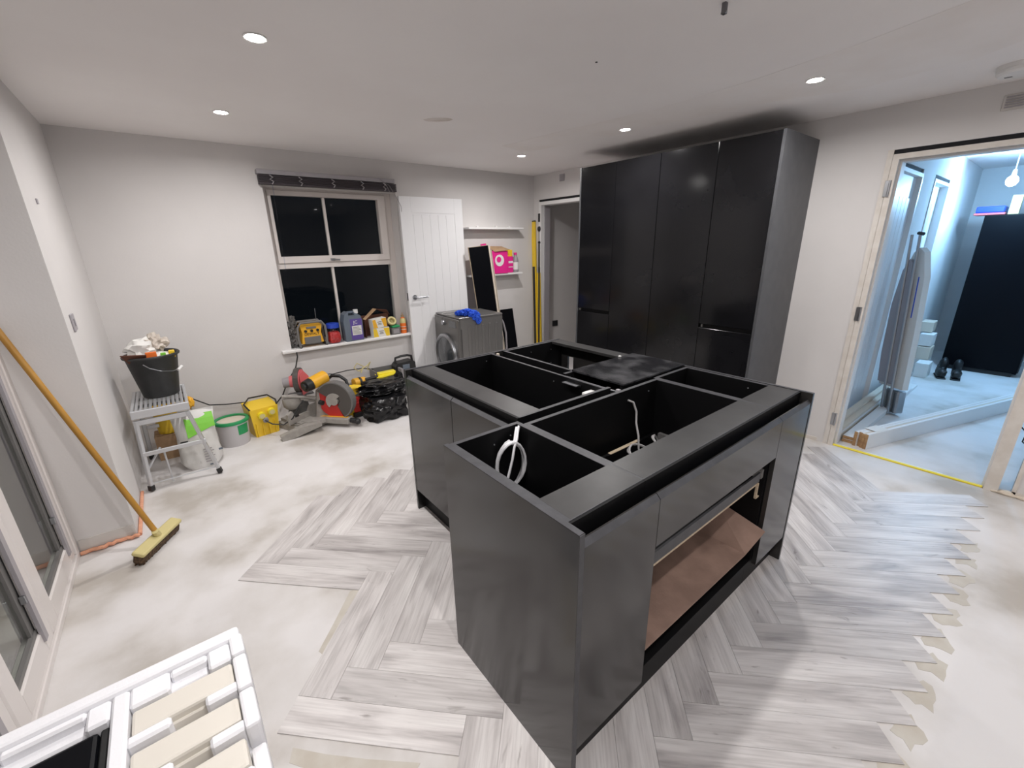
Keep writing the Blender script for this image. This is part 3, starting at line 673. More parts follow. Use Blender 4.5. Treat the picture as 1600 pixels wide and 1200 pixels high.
for (x, y, z, rx, ry, rz, s_d) in ((2.435, 3.93, tz+.028, .065, .05, .028, 1), (2.47, 3.87, tz+.036, .06, .055, .036, 2), (2.52, 3.835, tz+.028, .055, .05, .03, 3), (2.525, 3.785, tz+.0, .048, .032, .05, 4), (2.545, 3.765, tz-.045, .032, .016, .035, 6), (2.49, 3.80, tz+.02, .04, .04, .03, 9)):
    rag.blob((x, y, z), (rx, ry, rz), 4, .9, 9, s_d, ridged=True)
single('blue_cloth', rag, 'cloth', 'crumpled bright blue cloth on top of the washing machine', 'cloth', (2.48, 3.86, tz), smooth=True)
hose = B(); hose.tube([(2.40+.08*math.cos(a), 4.12+.08*math.sin(a), tz+.006) for a in [k*R(18) for k in range(16)]]+[(2.43, 4.02, tz+.01), (2.42, 4.0, tz+.012)], .005, 7)
single('coiled_lead', hose, 'gcable', 'grey lead curled on top of the washing machine beside the blue cloth', 'cable', (2.4, 4.15, tz), smooth=True)
single('lead_plug', B().blob((2.42, 3.99, tz+.018), (.03, .022, .018), 2, .15, 6, 2), 'blackp', 'black plug beside the blue cloth on the washing machine', 'plug', (2.42, 3.99, tz))

# ================================================================ SHELVES AND CONTENTS
for n_, (z, x1) in enumerate(((1.778, 3.655), (1.245, 3.63))):
    s = thing('wall_shelf', ('empty white upper wall shelf right of the door leaf', 'white lower wall shelf holding the pink boxes')[n_], 'shelf', (3.2, YB, z-.02))
    obj('shelf_board', B().box(2.84, x1, 4.32, YB, z-.022, z, .002), 'white', s)
    if n_ == 0:
        for x in (3.02, 3.30, 3.50): obj('bracket', B().box(x, x+.03, YB-.02, YB, z, z+.022, .003), 'white', s)
pb = thing('carton', 'open magenta carton with a white printed badge on the lower shelf', 'carton', (3.26, 4.36, 1.245))
obj('carton_body', B().box(3.11, 3.385, 4.31, 4.42, 1.246, 1.51, .002).box(3.11, 3.385, 4.415, 4.42, 1.5, 1.56), 'pink', pb)
obj('flap', B().plate([(3.18, 4.30, 1.50), (3.40, 4.29, 1.52), (3.36, 4.40, 1.56), (3.15, 4.41, 1.565)], .003), 'card', pb)
obj('flap', B().plate([(3.10, 4.42, 1.51), (3.17, 4.42, 1.52), (3.15, 4.44, 1.60), (3.07, 4.44, 1.59)], .003), 'pink', pb)
obj('badge', B().cyl((3.255, 4.3095, 1.40), (3.255, 4.3075, 1.40), .068, n=28), 'paper', pb)
obj('badge_centre', B().cyl((3.245, 4.3075, 1.41), (3.245, 4.306, 1.41), .034, n=20), 'pink', pb)
pk = thing('pouch', 'small dark pink packet with a yellow top on the lower shelf', 'packet', (3.44, 4.36, 1.245))
obj('packet_body', B().box(3.40, 3.49, 4.33, 4.40, 1.246, 1.44, .008), 'pink', pk); obj('packet_top', B().box(3.405, 3.485, 4.34, 4.39, 1.44, 1.52, .006), 'yellow', pk)
obj('packet_label', B().box(3.41, 3.48, 4.3285, 4.331, 1.36, 1.385).box(3.41, 3.48, 4.3285, 4.331, 1.31, 1.32), 'paper', pk)
jr = thing('spray_bottle', 'clear bottle with a pink label at the right end of the lower shelf', 'bottle', (3.545, 4.36, 1.245))
obj('bottle_body', B().lathe([(0, 0), (.036, 0), (.038, .02), (.038, .14), (.028, .18), (.018, .195), (.018, .21), (0, .21)], (3.545, 4.36, 1.246), 20), 'tape', jr, smooth=True)
obj('bottle_cap', B().cyl((3.545, 4.36, 1.456), (3.545, 4.36, 1.485), .02, n=16), 'pink', jr, smooth=True)
obj('bottle_label', B().cyl((3.545, 4.36, 1.28), (3.545, 4.36, 1.37), .0388, n=20, cap=False), 'paper', jr, smooth=True)
# leaning panels left of shelf
p1 = thing('leaning_board', 'tall narrow black-faced board with raw pale edges leaning behind the washing machine', 'board', (3.05, 4.30, 0))
PMx = Matrix.Translation((2.925, 4.165, .035)) @ Matrix.Rotation(-R(4.5), 4, 'X') @ Matrix.Rotation(R(-4.6), 4, 'Y')
obj('board_face', B().box(0, .27, 0, .004, 0, 1.53, M=PMx), 'fridge', p1)
obj('board_core', B().box(-.002, .274, .0045, .020, 0, 1.535, M=PMx), 'chip', p1)
obj('torn_edge', B().box(.272, .296, -.004, .018, .05, 1.52, M=PMx).box(.305, .312, -.004, .018, .05, 1.48, M=PMx), 'beige', p1)
single('offcut_board', B().box(0, .16, 0, .014, 0, 1.21, M=Matrix.Translation((2.86, 4.395, .01)) @ Matrix.Rotation(-R(1.2), 4, 'X') @ Matrix.Rotation(R(-3.5), 4, 'Y')), 'greystrip', 'grey board standing just behind the black-faced leaning board', 'board', (2.94, 4.40, .01))
single('black_offcut', B().box(0, .44, 0, .02, 0, .80, .002, M=Matrix.Translation((3.04, 4.20, .01)) @ Matrix.Rotation(-R(11), 4, 'X')), 'fridge', 'short black offcut leaning on the wall right of the washing machine', 'panel', (3.25, 4.2, .01))
dh = B(); dh.tube([(2.90, 3.85, .80), (2.93, 3.84, .74), (2.965, 3.84, .62), (2.98, 3.85, .45), (2.98, 3.88, .2), (2.95, 3.93, .012)], .011, 8)
single('drain_hose', dh, 'greystrip', 'grey drain hose curving down the back of the washing machine', 'hose', (3.0, 3.9, .0), smooth=True)
# levels in the corner
lv = thing('spirit_level', 'tall yellow spirit level leaning in the far corner', 'spirit level', (3.86, 4.34, 0))
LM = Matrix.Translation((3.862, 4.30, 0)) @ Matrix.Rotation(-R(3.2), 4, 'X') @ Matrix.Rotation(R(1.3), 4, 'Y')
obj('level_bar', B().box(0, .026, 0, .06, 0, 1.86, .002, M=LM), 'yellow', lv)
obj('level_web', B().box(-.002, .028, .008, .052, .15, 1.30, M=LM), 'blackp', lv)
obj('end_cap', B().box(-.001, .027, -.001, .061, 1.86, 1.875, .002, M=LM), 'blackp', lv)
l2 = thing('spirit_level', 'shorter yellow level beside the tall one in the corner', 'spirit level', (3.89, 4.25, 0))
LM = Matrix.Translation((3.895, 4.255, 0)) @ Matrix.Rotation(-R(2), 4, 'X')
obj('level_bar', B().box(0, .024, 0, .05, 0, 1.22, .002, M=LM), 'yellow', l2); obj('vial', B().box(-.001, .025, .015, .035, .56, .60, M=LM), 'lime', l2)
st = thing('telescopic_pole', 'thin black pole with a swivel head propped beside the yellow levels', 'pole', (3.84, 4.24, 0))
obj('pole_tube', B().tube([(3.80, 4.20, 0), (3.92, 4.33, 1.58)], .010, 10), 'blackp', st, smooth=True)
obj('pole_tube', B().tube([(3.92, 4.33, 1.58), (3.926, 4.338, 1.74)], .006, 8), 'steel', st, smooth=True)
obj('swivel_head', B().sphere((3.922, 4.33, 1.765), .024, 7, (1,1,1.4)).sphere((3.918, 4.325, 1.60), .018, 6), 'blackp', st, smooth=True)

# ================================================================ WINDOW SILL ITEMS
SZ = .665
rd = thing('site_radio', 'yellow and black roll-cage site radio with antenna on the window sill', 'radio', (1.03, 4.47, SZ))
x0, x1, y0, y1 = .905, 1.165, 4.415, 4.53
obj('radio_body', B().prism([(x0+.03, .70), (x1-.03, .70), (x1-.045, .80), (x1-.03, .875), (x0+.03, .875), (x0+.045, .80)], 4.43, 4.53, 'y'), 'amber', rd)
obj('grille', B().box(x0+.055, x1-.055, 4.422, 4.432, .695, .765, .004), 'greyd', rd)
obj('display', B().box(x0+.085, x1-.085, 4.424, 4.431, .842, .862, .002), 'greyd', rd)
for k in range(3): obj('knob', B().cyl((x0+.075+k*.055, 4.432, .822), (x0+.075+k*.055, 4.420, .822), .013, n=14), 'blackp', rd, smooth=True)
text('brand_lettering', 'DEWALT', .034, face_y((x0+x1)/2, 4.4285, .789), 'blackp', rd)
for yy in (4.415, 4.535):
    obj('roll_bar', B().tube([(x0+.01, yy, .675), (x0, yy, .75), (x0+.005, yy, .86), (x0+.035, yy, .905), (x1-.035, yy, .905), (x1-.005, yy, .86), (x1, yy, .75), (x1-.01, yy, .675)], .012, 8), 'greyd', rd, smooth=True)
for x in (x0+.012, x1-.012):
    obj('foot_bar', B().tube([(x, 4.41, .680), (x, 4.54, .680)], .014, 8), 'blackp', rd, smooth=True)
obj('antenna', B().tube([(1.115, 4.53, .86), (1.118, 4.52, 1.02)], .0035, 6), 'steel', rd)
cl = B()
for k, (x, z, r_) in enumerate(((.87, .71, .05), (.875, .79, .045), (.868, .86, .04), (.90, .93, .03))): cl.blob((x, 4.52, z), (r_*.75, r_, r_*1.25), 4, .9, 8, k, box=.4, ridged=True)
single('tool_pouch', cl, 'greyd', 'dark grey pouch heaped behind the radio in the window corner', 'pouch', (.87, 4.52, SZ), smooth=True)
jx = 1.245
ja = thing('screw_tub', 'clear plastic tub of red wall plugs with a blue lid on the sill', 'tub', (jx, 4.46, SZ))
obj('tub_wall', B().lathe([(.0, 0), (.062, 0), (.068, .01), (.068, .13), (.058, .145), (.058, .165)], (jx, 4.46, SZ), 26), 'clear', ja, smooth=True)
obj('tub_lid', B().lathe([(0, .20), (.056, .20), (.062, .195), (.062, .155), (0, .155)], (jx, 4.46, SZ), 26), 'blue', ja, smooth=True)
obj('red_plugs', B().blob((jx, 4.46, SZ+.060), (.060, .060, .062), 4, .10, 40, 1, flat=SZ+.004, box=.42), 'red', ja)
jc = thing('jerrycan', 'slate grey jerrycan with a purple label and white cap on the sill', 'jerrycan', (1.43, 4.46, SZ))
obj('can_body', B().prism([(1.345, SZ), (1.525, SZ), (1.530, SZ+.20), (1.515, SZ+.255), (1.455, SZ+.29), (1.455, SZ+.262), (1.395, SZ+.262), (1.395, SZ+.300), (1.355, SZ+.275), (1.338, SZ+.20)], 4.40, 4.52, 'y').box(1.385, 1.465, 4.44, 4.48, SZ+.278, SZ+.300, .006), 'slate', jc)
obj('can_cap', B().cyl((1.490, 4.46, SZ+.272), (1.490, 4.46, SZ+.312), .024, n=18), 'white', jc, smooth=True)
lb = obj('can_label', B().box(1.402, 1.522, 4.3985, 4.4005, SZ+.012, SZ+.225), 'purple', jc)
obj('label_panel', B().box(1.415, 1.512, 4.3970, 4.3990, SZ+.06, SZ+.155), 'paper', lb)
for k in range(6): obj('label_line', B().box(1.422, 1.505-.01*(k % 3), 4.3962, 4.3972, SZ+.072+k*.013, SZ+.0765+k*.013), 'greyd', lb)
text('label_lettering', 'JC', .045, face_y(1.455, 4.3975, SZ+.19), 'paper', lb)
cbx = thing('cardboard_box', 'open brown cardboard box tipped behind the yellow cartons on the sill', 'box', (1.72, 4.53, SZ))
obj('box_wall', B().box(1.575, 1.875, 4.555, 4.58, SZ, SZ+.22).box(1.575, 1.58, 4.46, 4.56, SZ, SZ+.20), 'cardin', cbx)
obj('flap', B().plate([(1.56, 4.47, SZ+.20), (1.58, 4.45, SZ+.19), (1.73, 4.50, SZ+.285), (1.71, 4.55, SZ+.29)], .004), 'card', cbx)
obj('flap', B().plate([(1.73, 4.50, SZ+.285), (1.83, 4.47, SZ+.27), (1.88, 4.52, SZ+.21), (1.72, 4.56, SZ+.285)], .004), 'cardin', cbx)
def print_box(label, x0, x1, y0, y1, z0, z1, txt, M_=None):
    t = thing('screw_box', label, 'box', ((x0+x1)/2, (y0+y1)/2, z0)); Mx = M_ or Matrix.Identity(4)
    obj('box_body', B().box(x0, x1, y0, y1, z0, z1, .001, M=Mx), 'paper', t)
    h = z1-z0; w_ = x1-x0
    for s_ in (0, 1):
        a = x0+.002 if s_ == 0 else x1-.002; d = 1 if s_ == 0 else -1
        obj('printed_corner', B().prism([(a, z0+.004), (a+d*w_*.30, z0+.004), (a+d*w_*.20, z1-.004), (a, z1-.004)] if s_ == 0 else [(a, z0+.004), (a+d*w_*.22, z0+.004), (a+d*w_*.36, z1-.004), (a, z1-.004)], y0-.001, y0+.0005, 'y', M=Mx), 'amber' if M_ else 'yellow', t)
    for zz, ww in ((.62, .05), (.45, .036), (.34, .044)): obj('print_line', B().box((x0+x1)/2-ww/2, (x0+x1)/2+ww/2, y0-.0012, y0+.0003, z0+h*zz, z0+h*zz+.006, M=Mx), 'greyd', t)
print_box('yellow and white screw box, the lower of the two stacked on the sill', 1.635, 1.815, 4.41, 4.50, SZ, SZ+.095, 'SCREWS')
print_box('white box with orange corners, stacked on top of the yellow screw box', 1.635, 1.795, 4.41, 4.50, SZ+.097, SZ+.195, 'SCREWS', Matrix.Translation((1.7, 4.45, SZ+.1)) @ Matrix.Rotation(R(-4), 4, 'Y') @ Matrix.Rotation(R(6), 4, 'Z') @ Matrix.Translation((-1.7, -4.45, -SZ-.1)))
tp = thing('tape_roll', 'pale yellow roll of tape perched beside the stacked screw boxes', 'tape', (1.865, 4.44, SZ+.10))
obj('tape_ring', B().lathe([(.030, -.012), (.048, -.012), (.048, .012), (.030, .012), (.030, -.012)], (1.862, 4.44, SZ+.150), 26, Matrix.Rotation(R(55), 4, 'X')), 'block', tp, smooth=True)
gt = thing('glue_tin', 'small green-lidded tin with a grey label at the right of the sill', 'tin', (1.895, 4.45, SZ))
obj('tin_body', B().box(1.845, 1.94, 4.41, 4.49, SZ, SZ+.075, .004), 'greyd', gt); obj('tin_lid', B().box(1.85, 1.94, 4.41, 4.49, SZ+.076, SZ+.10, .006), 'green', gt)
obj('tin_label', B().box(1.86, 1.925, 4.4085, 4.4105, SZ+.015, SZ+.06), 'tape', gt)
sbt = thing('sealant_bottle', 'orange bottle with a brown nozzle at the right end of the sill', 'bottle', (1.995, 4.45, SZ))
obj('bottle_body', B().lathe([(0, 0), (.032, 0), (.034, .01), (.034, .12), (.030, .15), (.022, .165), (.020, .175), (0, .175)], (1.995, 4.45, SZ), 22), 'orange', sbt, smooth=True)
obj('shoulder_band', B().lathe([(.0345, .112), (.0345, .125), (.031, .150), (.0235, .165), (.0235, .160)], (1.995, 4.45, SZ), 22), 'block', sbt, smooth=True)
obj('nozzle', B().cyl((1.995, 4.45, SZ+.175), (1.995, 4.45, SZ+.20), .016, n=14).cyl((1.995, 4.45, SZ+.20), (1.995, 4.45, SZ+.228), .007, .003, 10), 'card', sbt, smooth=True)
for k in range(2): obj('print_line', B().cyl((1.995, 4.45, SZ+.04+k*.03), (1.995, 4.45, SZ+.046+k*.03), .0346, n=22, cap=False), 'paper', sbt)

# ================================================================ STOOL + BUCKET
sl = thing('hop_up_platform', 'aluminium folding step platform with slatted top under the black bucket', 'step platform', (-.17, 3.85, 0))
SX0, SX1, SY0, SY1, SH = -.345, -.03, 3.59, 4.14, .585
obj('top_frame', B().box(SX0, SX1, SY0, SY0+.022, SH-.055, SH, .004).box(SX0, SX1, SY1-.022, SY1, SH-.055, SH, .004).box(SX0, SX0+.02, SY0, SY1, SH-.05, SH, .003).box(SX1-.02, SX1, SY0, SY1, SH-.05, SH, .003), 'alu', sl)
for k in range(11):
    x = SX0+.024+k*.0248
    obj('slat', B().box(x, x+.016, SY0+.022, SY1-.022, SH-.012, SH-.001, .003), 'alu', sl)
for y in (SY0+.17, SY0+.36): obj('cross_bar', B().box(SX0+.02, SX1-.02, y, y+.02, SH-.03, SH-.013), 'dsteel', sl)
def leg(p, q, w_=.026):
    p, q = Vector(p), Vector(q); d = q-p; Mx = Matrix.Translation(p) @ d.to_track_quat('Z', 'Y').to_matrix().to_4x4()
    l = obj('leg', B().box(-w_/2, w_/2, -w_*.4, w_*.4, 0, d.length, .003, M=Mx), 'alu', sl)
    obj('rubber_foot', B().box(-w_*.65, w_*.65, -w_*.55, w_*.55, d.length-.035, d.length+.004, .003, M=Mx), 'blackp', l)
leg((SX0+.015, SY0+.02, SH-.07), (-.352, 3.592, .012)); leg((SX1-.02, SY0+.02, SH-.07), (.048, 3.580, .012))
leg((SX0+.015, SY1-.02, SH-.07), (-.352, 4.20, .012)); leg((SX1-.02, SY1-.02, SH-.07), (.048, 4.20, .012))
obj('leg_rail', B().box(SX0+.01, SX1-.005, SY0+.012, SY0+.030, SH-.105, SH-.070, .003).box(SX0+.01, SX1-.005, SY1-.030, SY1-.012, SH-.105, SH-.070, .003), 'alu', sl)
obj('step_rail', B().box(-.345, .012, 3.585, 3.600, .262, .292, .003), 'alu', sl)
obj('step_rail', B().box(-.345, .012, 4.17, 4.185, .262, .292, .003), 'alu', sl)
obj('brace', B().tube([(-.335, 3.60, .17), (-.25, 3.66, .28)], .007, 8).tube([(-.23, 3.62, .02), (-.235, 3.64, .26)], .006, 8), 'alu', sl)
obj('foot_bar', B().tube([(-.35, 3.60, .055), (.045, 3.595, .055)], .005, 8), 'alu', sl)
bk = thing('builders_bucket', 'large black rubber bucket filled with rags, standing on the step platform', 'bucket', (-.17, 3.93, SH))
bx, by = -.170, 3.93
def oval(M_=1): return Matrix.Diagonal((1, .95, 1, 1))
obj('bucket_wall', B().lathe([(0, .004), (.100, .0), (.106, .006), (.150, .285), (.163, .290), (.166, .300), (.160, .308), (.150, .304), (.145, .285), (.098, .012), (0, .012)], (bx, by, SH), 40), 'rubberb', bk, smooth=True, sharp=60)
obj('wire_handle', B().tube([(bx-.05, by-.153, SH+.262), (bx-.02, by-.172, SH+.235), (bx+.04, by-.175, SH+.205), (bx+.10, by-.150, SH+.190), (bx+.145, by-.085, SH+.188)], .0028, 6), 'steel', bk)
obj('handle_grip', B().tube([(bx+.128, by-.105, SH+.182), (bx+.155, by-.075, SH+.200)], .010, 8), 'white', bk, smooth=True)
bz = SH+.29
single('scraper_board', B().plate([(bx-.155, by-.13, bz+.045), (bx-.02, by-.155, bz+.035), (bx-.03, by-.10, bz-.03), (bx-.12, by-.08, bz-.03)], .006), 'cardin', 'brown wedge of card sticking out of the black bucket', 'card', (bx-.09, by-.12, bz-.02))
single('rag', B().blob((bx+.055, by, bz+.085), (.06, .055, .05), 3, .7, 9, 12).blob((bx+.03, by+.02, bz+.13), (.03, .03, .03), 2, .6, 9, 3), 'skin', 'crumpled beige rag on top of the heap in the black bucket', 'rag', (bx+.04, by, bz+.04), smooth=True)
single('plastic_bag', B().blob((bx-.03, by+.01, bz+.05), (.095, .085, .075), 3, .55, 8, 5).blob((bx, by-.03, bz), (.12, .10, .035), 2, .3, 8, 9), 'paper', 'crumpled white plastic bag heaped in the black bucket', 'bag', (bx-.03, by, bz), smooth=True)
single('orange_packet', B().box(bx-.025, bx+.035, by-.125, by-.10, bz-.03, bz+.045, .002), 'orange', 'square orange packet at the front of the black bucket', 'packet', (bx, by-.11, bz-.03))
single('lime_packet', B().box(bx+.055, bx+.085, by-.12, by-.10, bz-.03, bz+.030, .002), 'lime', 'small lime green packet beside the orange one in the bucket', 'packet', (bx+.07, by-.11, bz-.03))
single('blue_sleeve', B().box(bx-.065, bx-.03, by-.125, by-.10, bz-.02, bz+.03, .006), 'slate', 'dark blue sleeve between the brown card and orange packet in the bucket', 'packet', (bx-.05, by-.11, bz-.02))
single('lime_tube', B().box(bx-.10, bx-.085, by+.02, by+.04, bz, bz+.10, .002).box(bx-.082, bx-.074, by+.02, by+.03, bz, bz+.12, .001), 'lime', 'upright lime green tube at the back left of the bucket', 'tube', (bx-.09, by+.03, bz))
single('yellow_sponge', B().box(bx+.10, bx+.135, by-.07, by-.03, bz-.02, bz+.03, .004), 'yellow', 'yellow sponge at the right rim of the black bucket', 'sponge', (bx+.12, by-.05, bz-.02))

# ================================================================ FLOOR CLUTTER (left to right)
pg = thing('plaster_sack', 'half-used white sack with a bright green printed band beside the step platform', 'sack', (-.06, 3.87, 0))
g = B()
prof = [(0, .10, .10), (.05, .135, .11), (.15, .13, .105), (.25, .12, .09), (.33, .125, .07), (.40, .135, .04), (.43, .14, .012)]
rings = []; n = 26
for z, a_, b_ in prof:
    rg = []
    for q in range(n):
        th_ = 2*math.pi*q/n; jj = 1+.08*noise.noise(Vector((math.cos(th_)*2, math.sin(th_)*2, z*9)))
        rg.append(g.bm.verts.new((-.035+a_*jj*math.copysign(abs(math.cos(th_))**.6, math.cos(th_)), 3.86+b_*jj*math.copysign(abs(math.sin(th_))**.6, math.sin(th_)), z+.012*math.sin(th_*3)*(z > .3))))
    rings.append(rg)
for a_, b_ in zip(rings, rings[1:]):
    for q in range(n): g.bm.faces.new((a_[q], a_[(q+1) % n], b_[(q+1) % n], b_[q]))
g.bm.faces.new(rings[0]); g.bm.faces.new(rings[-1])
obj('sack_body', g, 'bagw', pg, smooth=True)
def sackpt(u, z, off=.0035):
    for (z0, a0, b0), (z1, a1, b1) in zip(prof, prof[1:]):
        if z0 <= z <= z1: t_ = (z-z0)/(z1-z0); break
    b_ = b0+(b1-b0)*t_
    return (-.035+u, 3.86-b_*1.04-off, z)
gp = B(); cols = 8
us = [-.055+k*(.18/cols) for k in range(cols+1)]; zs = [.275, .31, .345, .38, .415]
vv = [[gp.bm.verts.new(sackpt(u, z+u*.35*(z == .275))) for u in us] for z in zs]
for i in range(len(zs)-1):
    for j in range(cols): gp.bm.faces.new((vv[i][j], vv[i][j+1], vv[i+1][j+1], vv[i+1][j]))
gb = obj('green_print', gp, 'lime', pg)
obj('black_print', B().box(-.14, -.095, 3.742, 3.7445, .235, .25), 'gasket', pg)
for k in range(6):
    p = sackpt(.03, .05+k*.02, .006); obj('print_line', B().box(-.02, .045-.01*(k % 2), p[1]-.001, p[1]+.001, p[2], p[2]+.006), 'tape', pg)
obj('print_line', B().box(.075, .10, 3.745, 3.747, .12, .135).box(.0, .05, 3.738, 3.74, .02, .03), 'slate', pg)
single('orange_glove', B().blob((-.035, 3.98, .47), (.035, .03, .045), 3, .6, 9, 2), 'amber', 'orange rubber glove draped over the white sack', 'glove', (-.035, 3.98, .43), smooth=True)
single('yellow_tub', B().lathe([(0, 0), (.07, 0), (.08, .22), (.075, .22), (.07, .01)], (-.20, 4.22, .20), 20), 'yellow', 'yellow tub glimpsed behind the step platform legs', 'tub', (-.20, 4.22, .2), smooth=True)
single('cardboard_sheet', B().box(-.30, -.05, 4.12, 4.135, 0, .20), 'card', 'brown cardboard sheet on the floor beneath the step platform', 'card', (-.17, 4.13, 0))
single('dark_crate', B().box(-.30, -.12, 4.16, 4.30, 0, .20, .004), 'card', 'low brown box behind the step platform legs', 'box', (-.21, 4.23, 0))
# green lid tub
tu = thing('paint_tub', 'white plastic tub with a green lid rim beside the yellow transformer', 'tub', (.215, 4.12, 0))
obj('tub_wall', B().lathe([(0, 0), (.105, 0), (.108, .01), (.122, .20), (.118, .20), (.104, .012), (0, .012)], (.215, 4.12, 0), 32), 'tubw', tu, smooth=True)
obj('tub_rim', B().lathe([(.121, .195), (.130, .198), (.132, .212), (.127, .222), (.108, .222), (.108, .21), (.121, .195)], (.215, 4.12, 0), 32), 'green', tu, smooth=True)
obj('contents', B().cyl((.215, 4.12, .19), (.215, 4.12, .205), .115, n=28), 'beige', tu)
lab = B()
for k in range(5):
    a0, a1 = R(-78+k*9), R(-78+(k+1)*9)
    q = [lab.bm.verts.new((.215+r_*math.cos(a), 4.12+r_*math.sin(a), z)) for a, r_, z in ((a0, .1165, .10), (a1, .1165, .10), (a1, .1215, .185), (a0, .1215, .185))]
    lab.bm.faces.new(q)
obj('label_flash', lab, 'green', tu)
# transformer
tr = thing('site_transformer', 'yellow site transformer box with round sockets on the floor', 'transformer', (.46, 4.22, 0), R(12))
TM = Matrix.Translation((.45, 4.20, 0)) @ Matrix.Rotation(R(10), 4, 'Z')
tb = B()
q0 = [(-.095, -.075), (.095, -.075), (.095, .075), (-.095, .075)]; q1 = [(-.115, -.095), (.115, -.095), (.115, .095), (-.115, .095)]
lo = [tb.bm.verts.new(TM @ Vector((x, y, 0))) for x, y in q0]; hi = [tb.bm.verts.new(TM @ Vector((x, y, .26+.03*(y > 0)))) for x, y in q1]
tb.bm.faces.new(lo); tb.bm.faces.new(hi)
for k in range(4): tb.bm.faces.new((lo[k], lo[(k+1) % 4], hi[(k+1) % 4], hi[k]))
obj('case', tb, 'yellow', tr)
for k in range(4): obj('rib', B().box(-.085+k*.05, -.079+k*.05, -.098, -.080, .01, .13, M=TM), 'yellow', tr)
obj('handle', B().tube([TM @ Vector(p) for p in ((-.11, -.09, .262), (-.12, 0, .30), (-.05, .09, .32), (.10, .08, .315), (.13, -.02, .285), (.11, -.09, .265))], .007, 8), 'blackp', tr, smooth=True)
for (x, z) in ((-.03, .20), (.055, .215)):
    s = obj('socket_cap', B().cyl(TM @ Vector((x, -.085, z)), TM @ Vector((x, -.118, z-.005)), .032, n=20), 'yellowb', tr, smooth=True)
    obj('socket_face', B().cyl(TM @ Vector((x, -.118, z-.005)), TM @ Vector((x, -.121, z-.005)), .022, n=16), 'block', s)
obj('grey_collar', B().cyl(TM @ Vector((-.005, -.10, .155)), TM @ Vector((-.01, -.125, .15)), .022, n=16), 'tape', tr, smooth=True)
cbl = B(); cbl.tube([(.865, 4.41, .665), (.862, 4.385, .60), (.835, 4.40, .50), (.79, 4.41, .43), (.74, 4.42, .36), (.68, 4.42, .24), (.62, 4.40, .19), (.56, 4.36, .16)], .006, 7)
single('radio_lead', cbl, 'bcable', 'black lead hanging from the sill down to the floor by the transformer', 'cable', (.7, 4.41, .15), smooth=True)
cb2 = B(); cb2.tube([(.45, 4.085, .155), (.50, 4.03, .12), (.58, 4.0, .10), (.66, 4.0, .14), (.72, 4.02, .22), (.78, 4.05, .27)], .006, 7)
single('saw_lead', cb2, 'bcable', 'black lead running from the transformer to the mitre saw', 'cable', (.6, 4.02, .09), smooth=True)
cb3 = B(); cb3.tube([(-.02, 4.36, .40), (.1, 4.38, .30), (.22, 4.40, .27), (.36, 4.38, .26), (.40, 4.30, .22), (.38, 4.22, .12), (.36, 4.2, .04)], .005, 7)
single('floor_lead', cb3, 'bcable', 'thin black lead running behind the green-rimmed tub', 'cable', (.2, 4.38, .0), smooth=True)

# ---- mitre saw
ms = thing('mitre_saw', 'grey mitre saw with yellow motor and red blade guard on the floor', 'saw', (.86, 3.98, 0))
obj('base_wing', B().prism([(.56, 4.24), (.66, 4.28), (.80, 3.98), (.69, 3.92)], .0, .055, 'z').prism([(.60, 4.24), (.66, 4.26), (.78, 4.0), (.71, 3.96)], .055, .085, 'z'), 'greyc', ms)
obj('base_casting', B().prism([(.64, 4.06), (.74, 3.90), (.98, 4.02), (1.10, 4.18), (.96, 4.30), (.74, 4.24)], .015, .075, 'z'), 'greyc', ms)
obj('turntable', B().lathe([(0, .0), (.15, 0), (.15, .03), (.145, .04), (0, .04)], (.86, 4.08, .05), 36), 'greyc', ms, smooth=True)
AM = Matrix.Translation((.86, 4.08, .0)) @ Matrix.Rotation(R(-48), 4, 'Z')
obj('table_arm', B().box(.0, .36, -.05, .05, .035, .088, .006, M=AM), 'greyc', ms)
obj('kerf_plate', B().box(.03, .34, -.016, .016, .088, .0915, M=AM), 'amber', ms)
obj('arm_knob', B().cyl(AM @ Vector((.36, 0, .06)), AM @ Vector((.42, 0, .055)), .022, .026, 14).sphere(AM @ Vector((.43, 0, .05)), .028, 7), 'blackp', ms, smooth=True)
FMx = Matrix.Translation((.66, 4.02, .0)) @ Matrix.Rotation(R(28), 4, 'Z')
obj('fence', B().prism([(-.05, .085), (.30, .085), (.30, .19), (.20, .19), (.17, .14), (.03, .14), (.0, .20), (-.05, .18)], -.014, .014, 'y', M=FMx), 'greyc', ms)
obj('fence_plate', B().box(.02, .06, -.016, -.0135, .135, .155, M=FMx), 'gasket', ms)
obj('support_leg', B().prism([(.53, .0), (.60, .0), (.86, .055), (.86, .085), (.70, .09), (.52, .045)], 3.86, 3.92, 'y', M=None), 'greyc', ms)
# blade and guards, plane roughly facing the viewer's left
BC = Vector((1.03, 3.93, .245)); BR = Matrix.Translation(BC) @ Matrix.Rotation(R(-46), 4, 'Z')
def arc(r0, r1, a0, a1, n=18):
    o_ = [(r1*math.cos(R(a0+(a1-a0)*k/n)), r1*math.sin(R(a0+(a1-a0)*k/n))) for k in range(n+1)]
    i_ = [(r0*math.cos(R(a1+(a0-a1)*k/n)), r0*math.sin(R(a1+(a0-a1)*k/n))) for k in range(n+1)]
    return o_+i_
obj('upper_guard', B().prism(arc(.055, .175, -62, 150), -.034, .034, 'y', M=BR), 'guard', ms)
obj('guard_rim', B().prism(arc(.168, .180, -60, 140), -.038, .038, 'y', M=BR), 'greyd', ms)
obj('lower_guard', B().prism(arc(.02, .168, 150, 292), -.020, .020, 'y', M=BR), 'red', ms)
obj('blade', B().cyl(BR @ Vector((0, -.002, 0)), BR @ Vector((0, .002, 0)), .15, n=36), 'steel', ms)
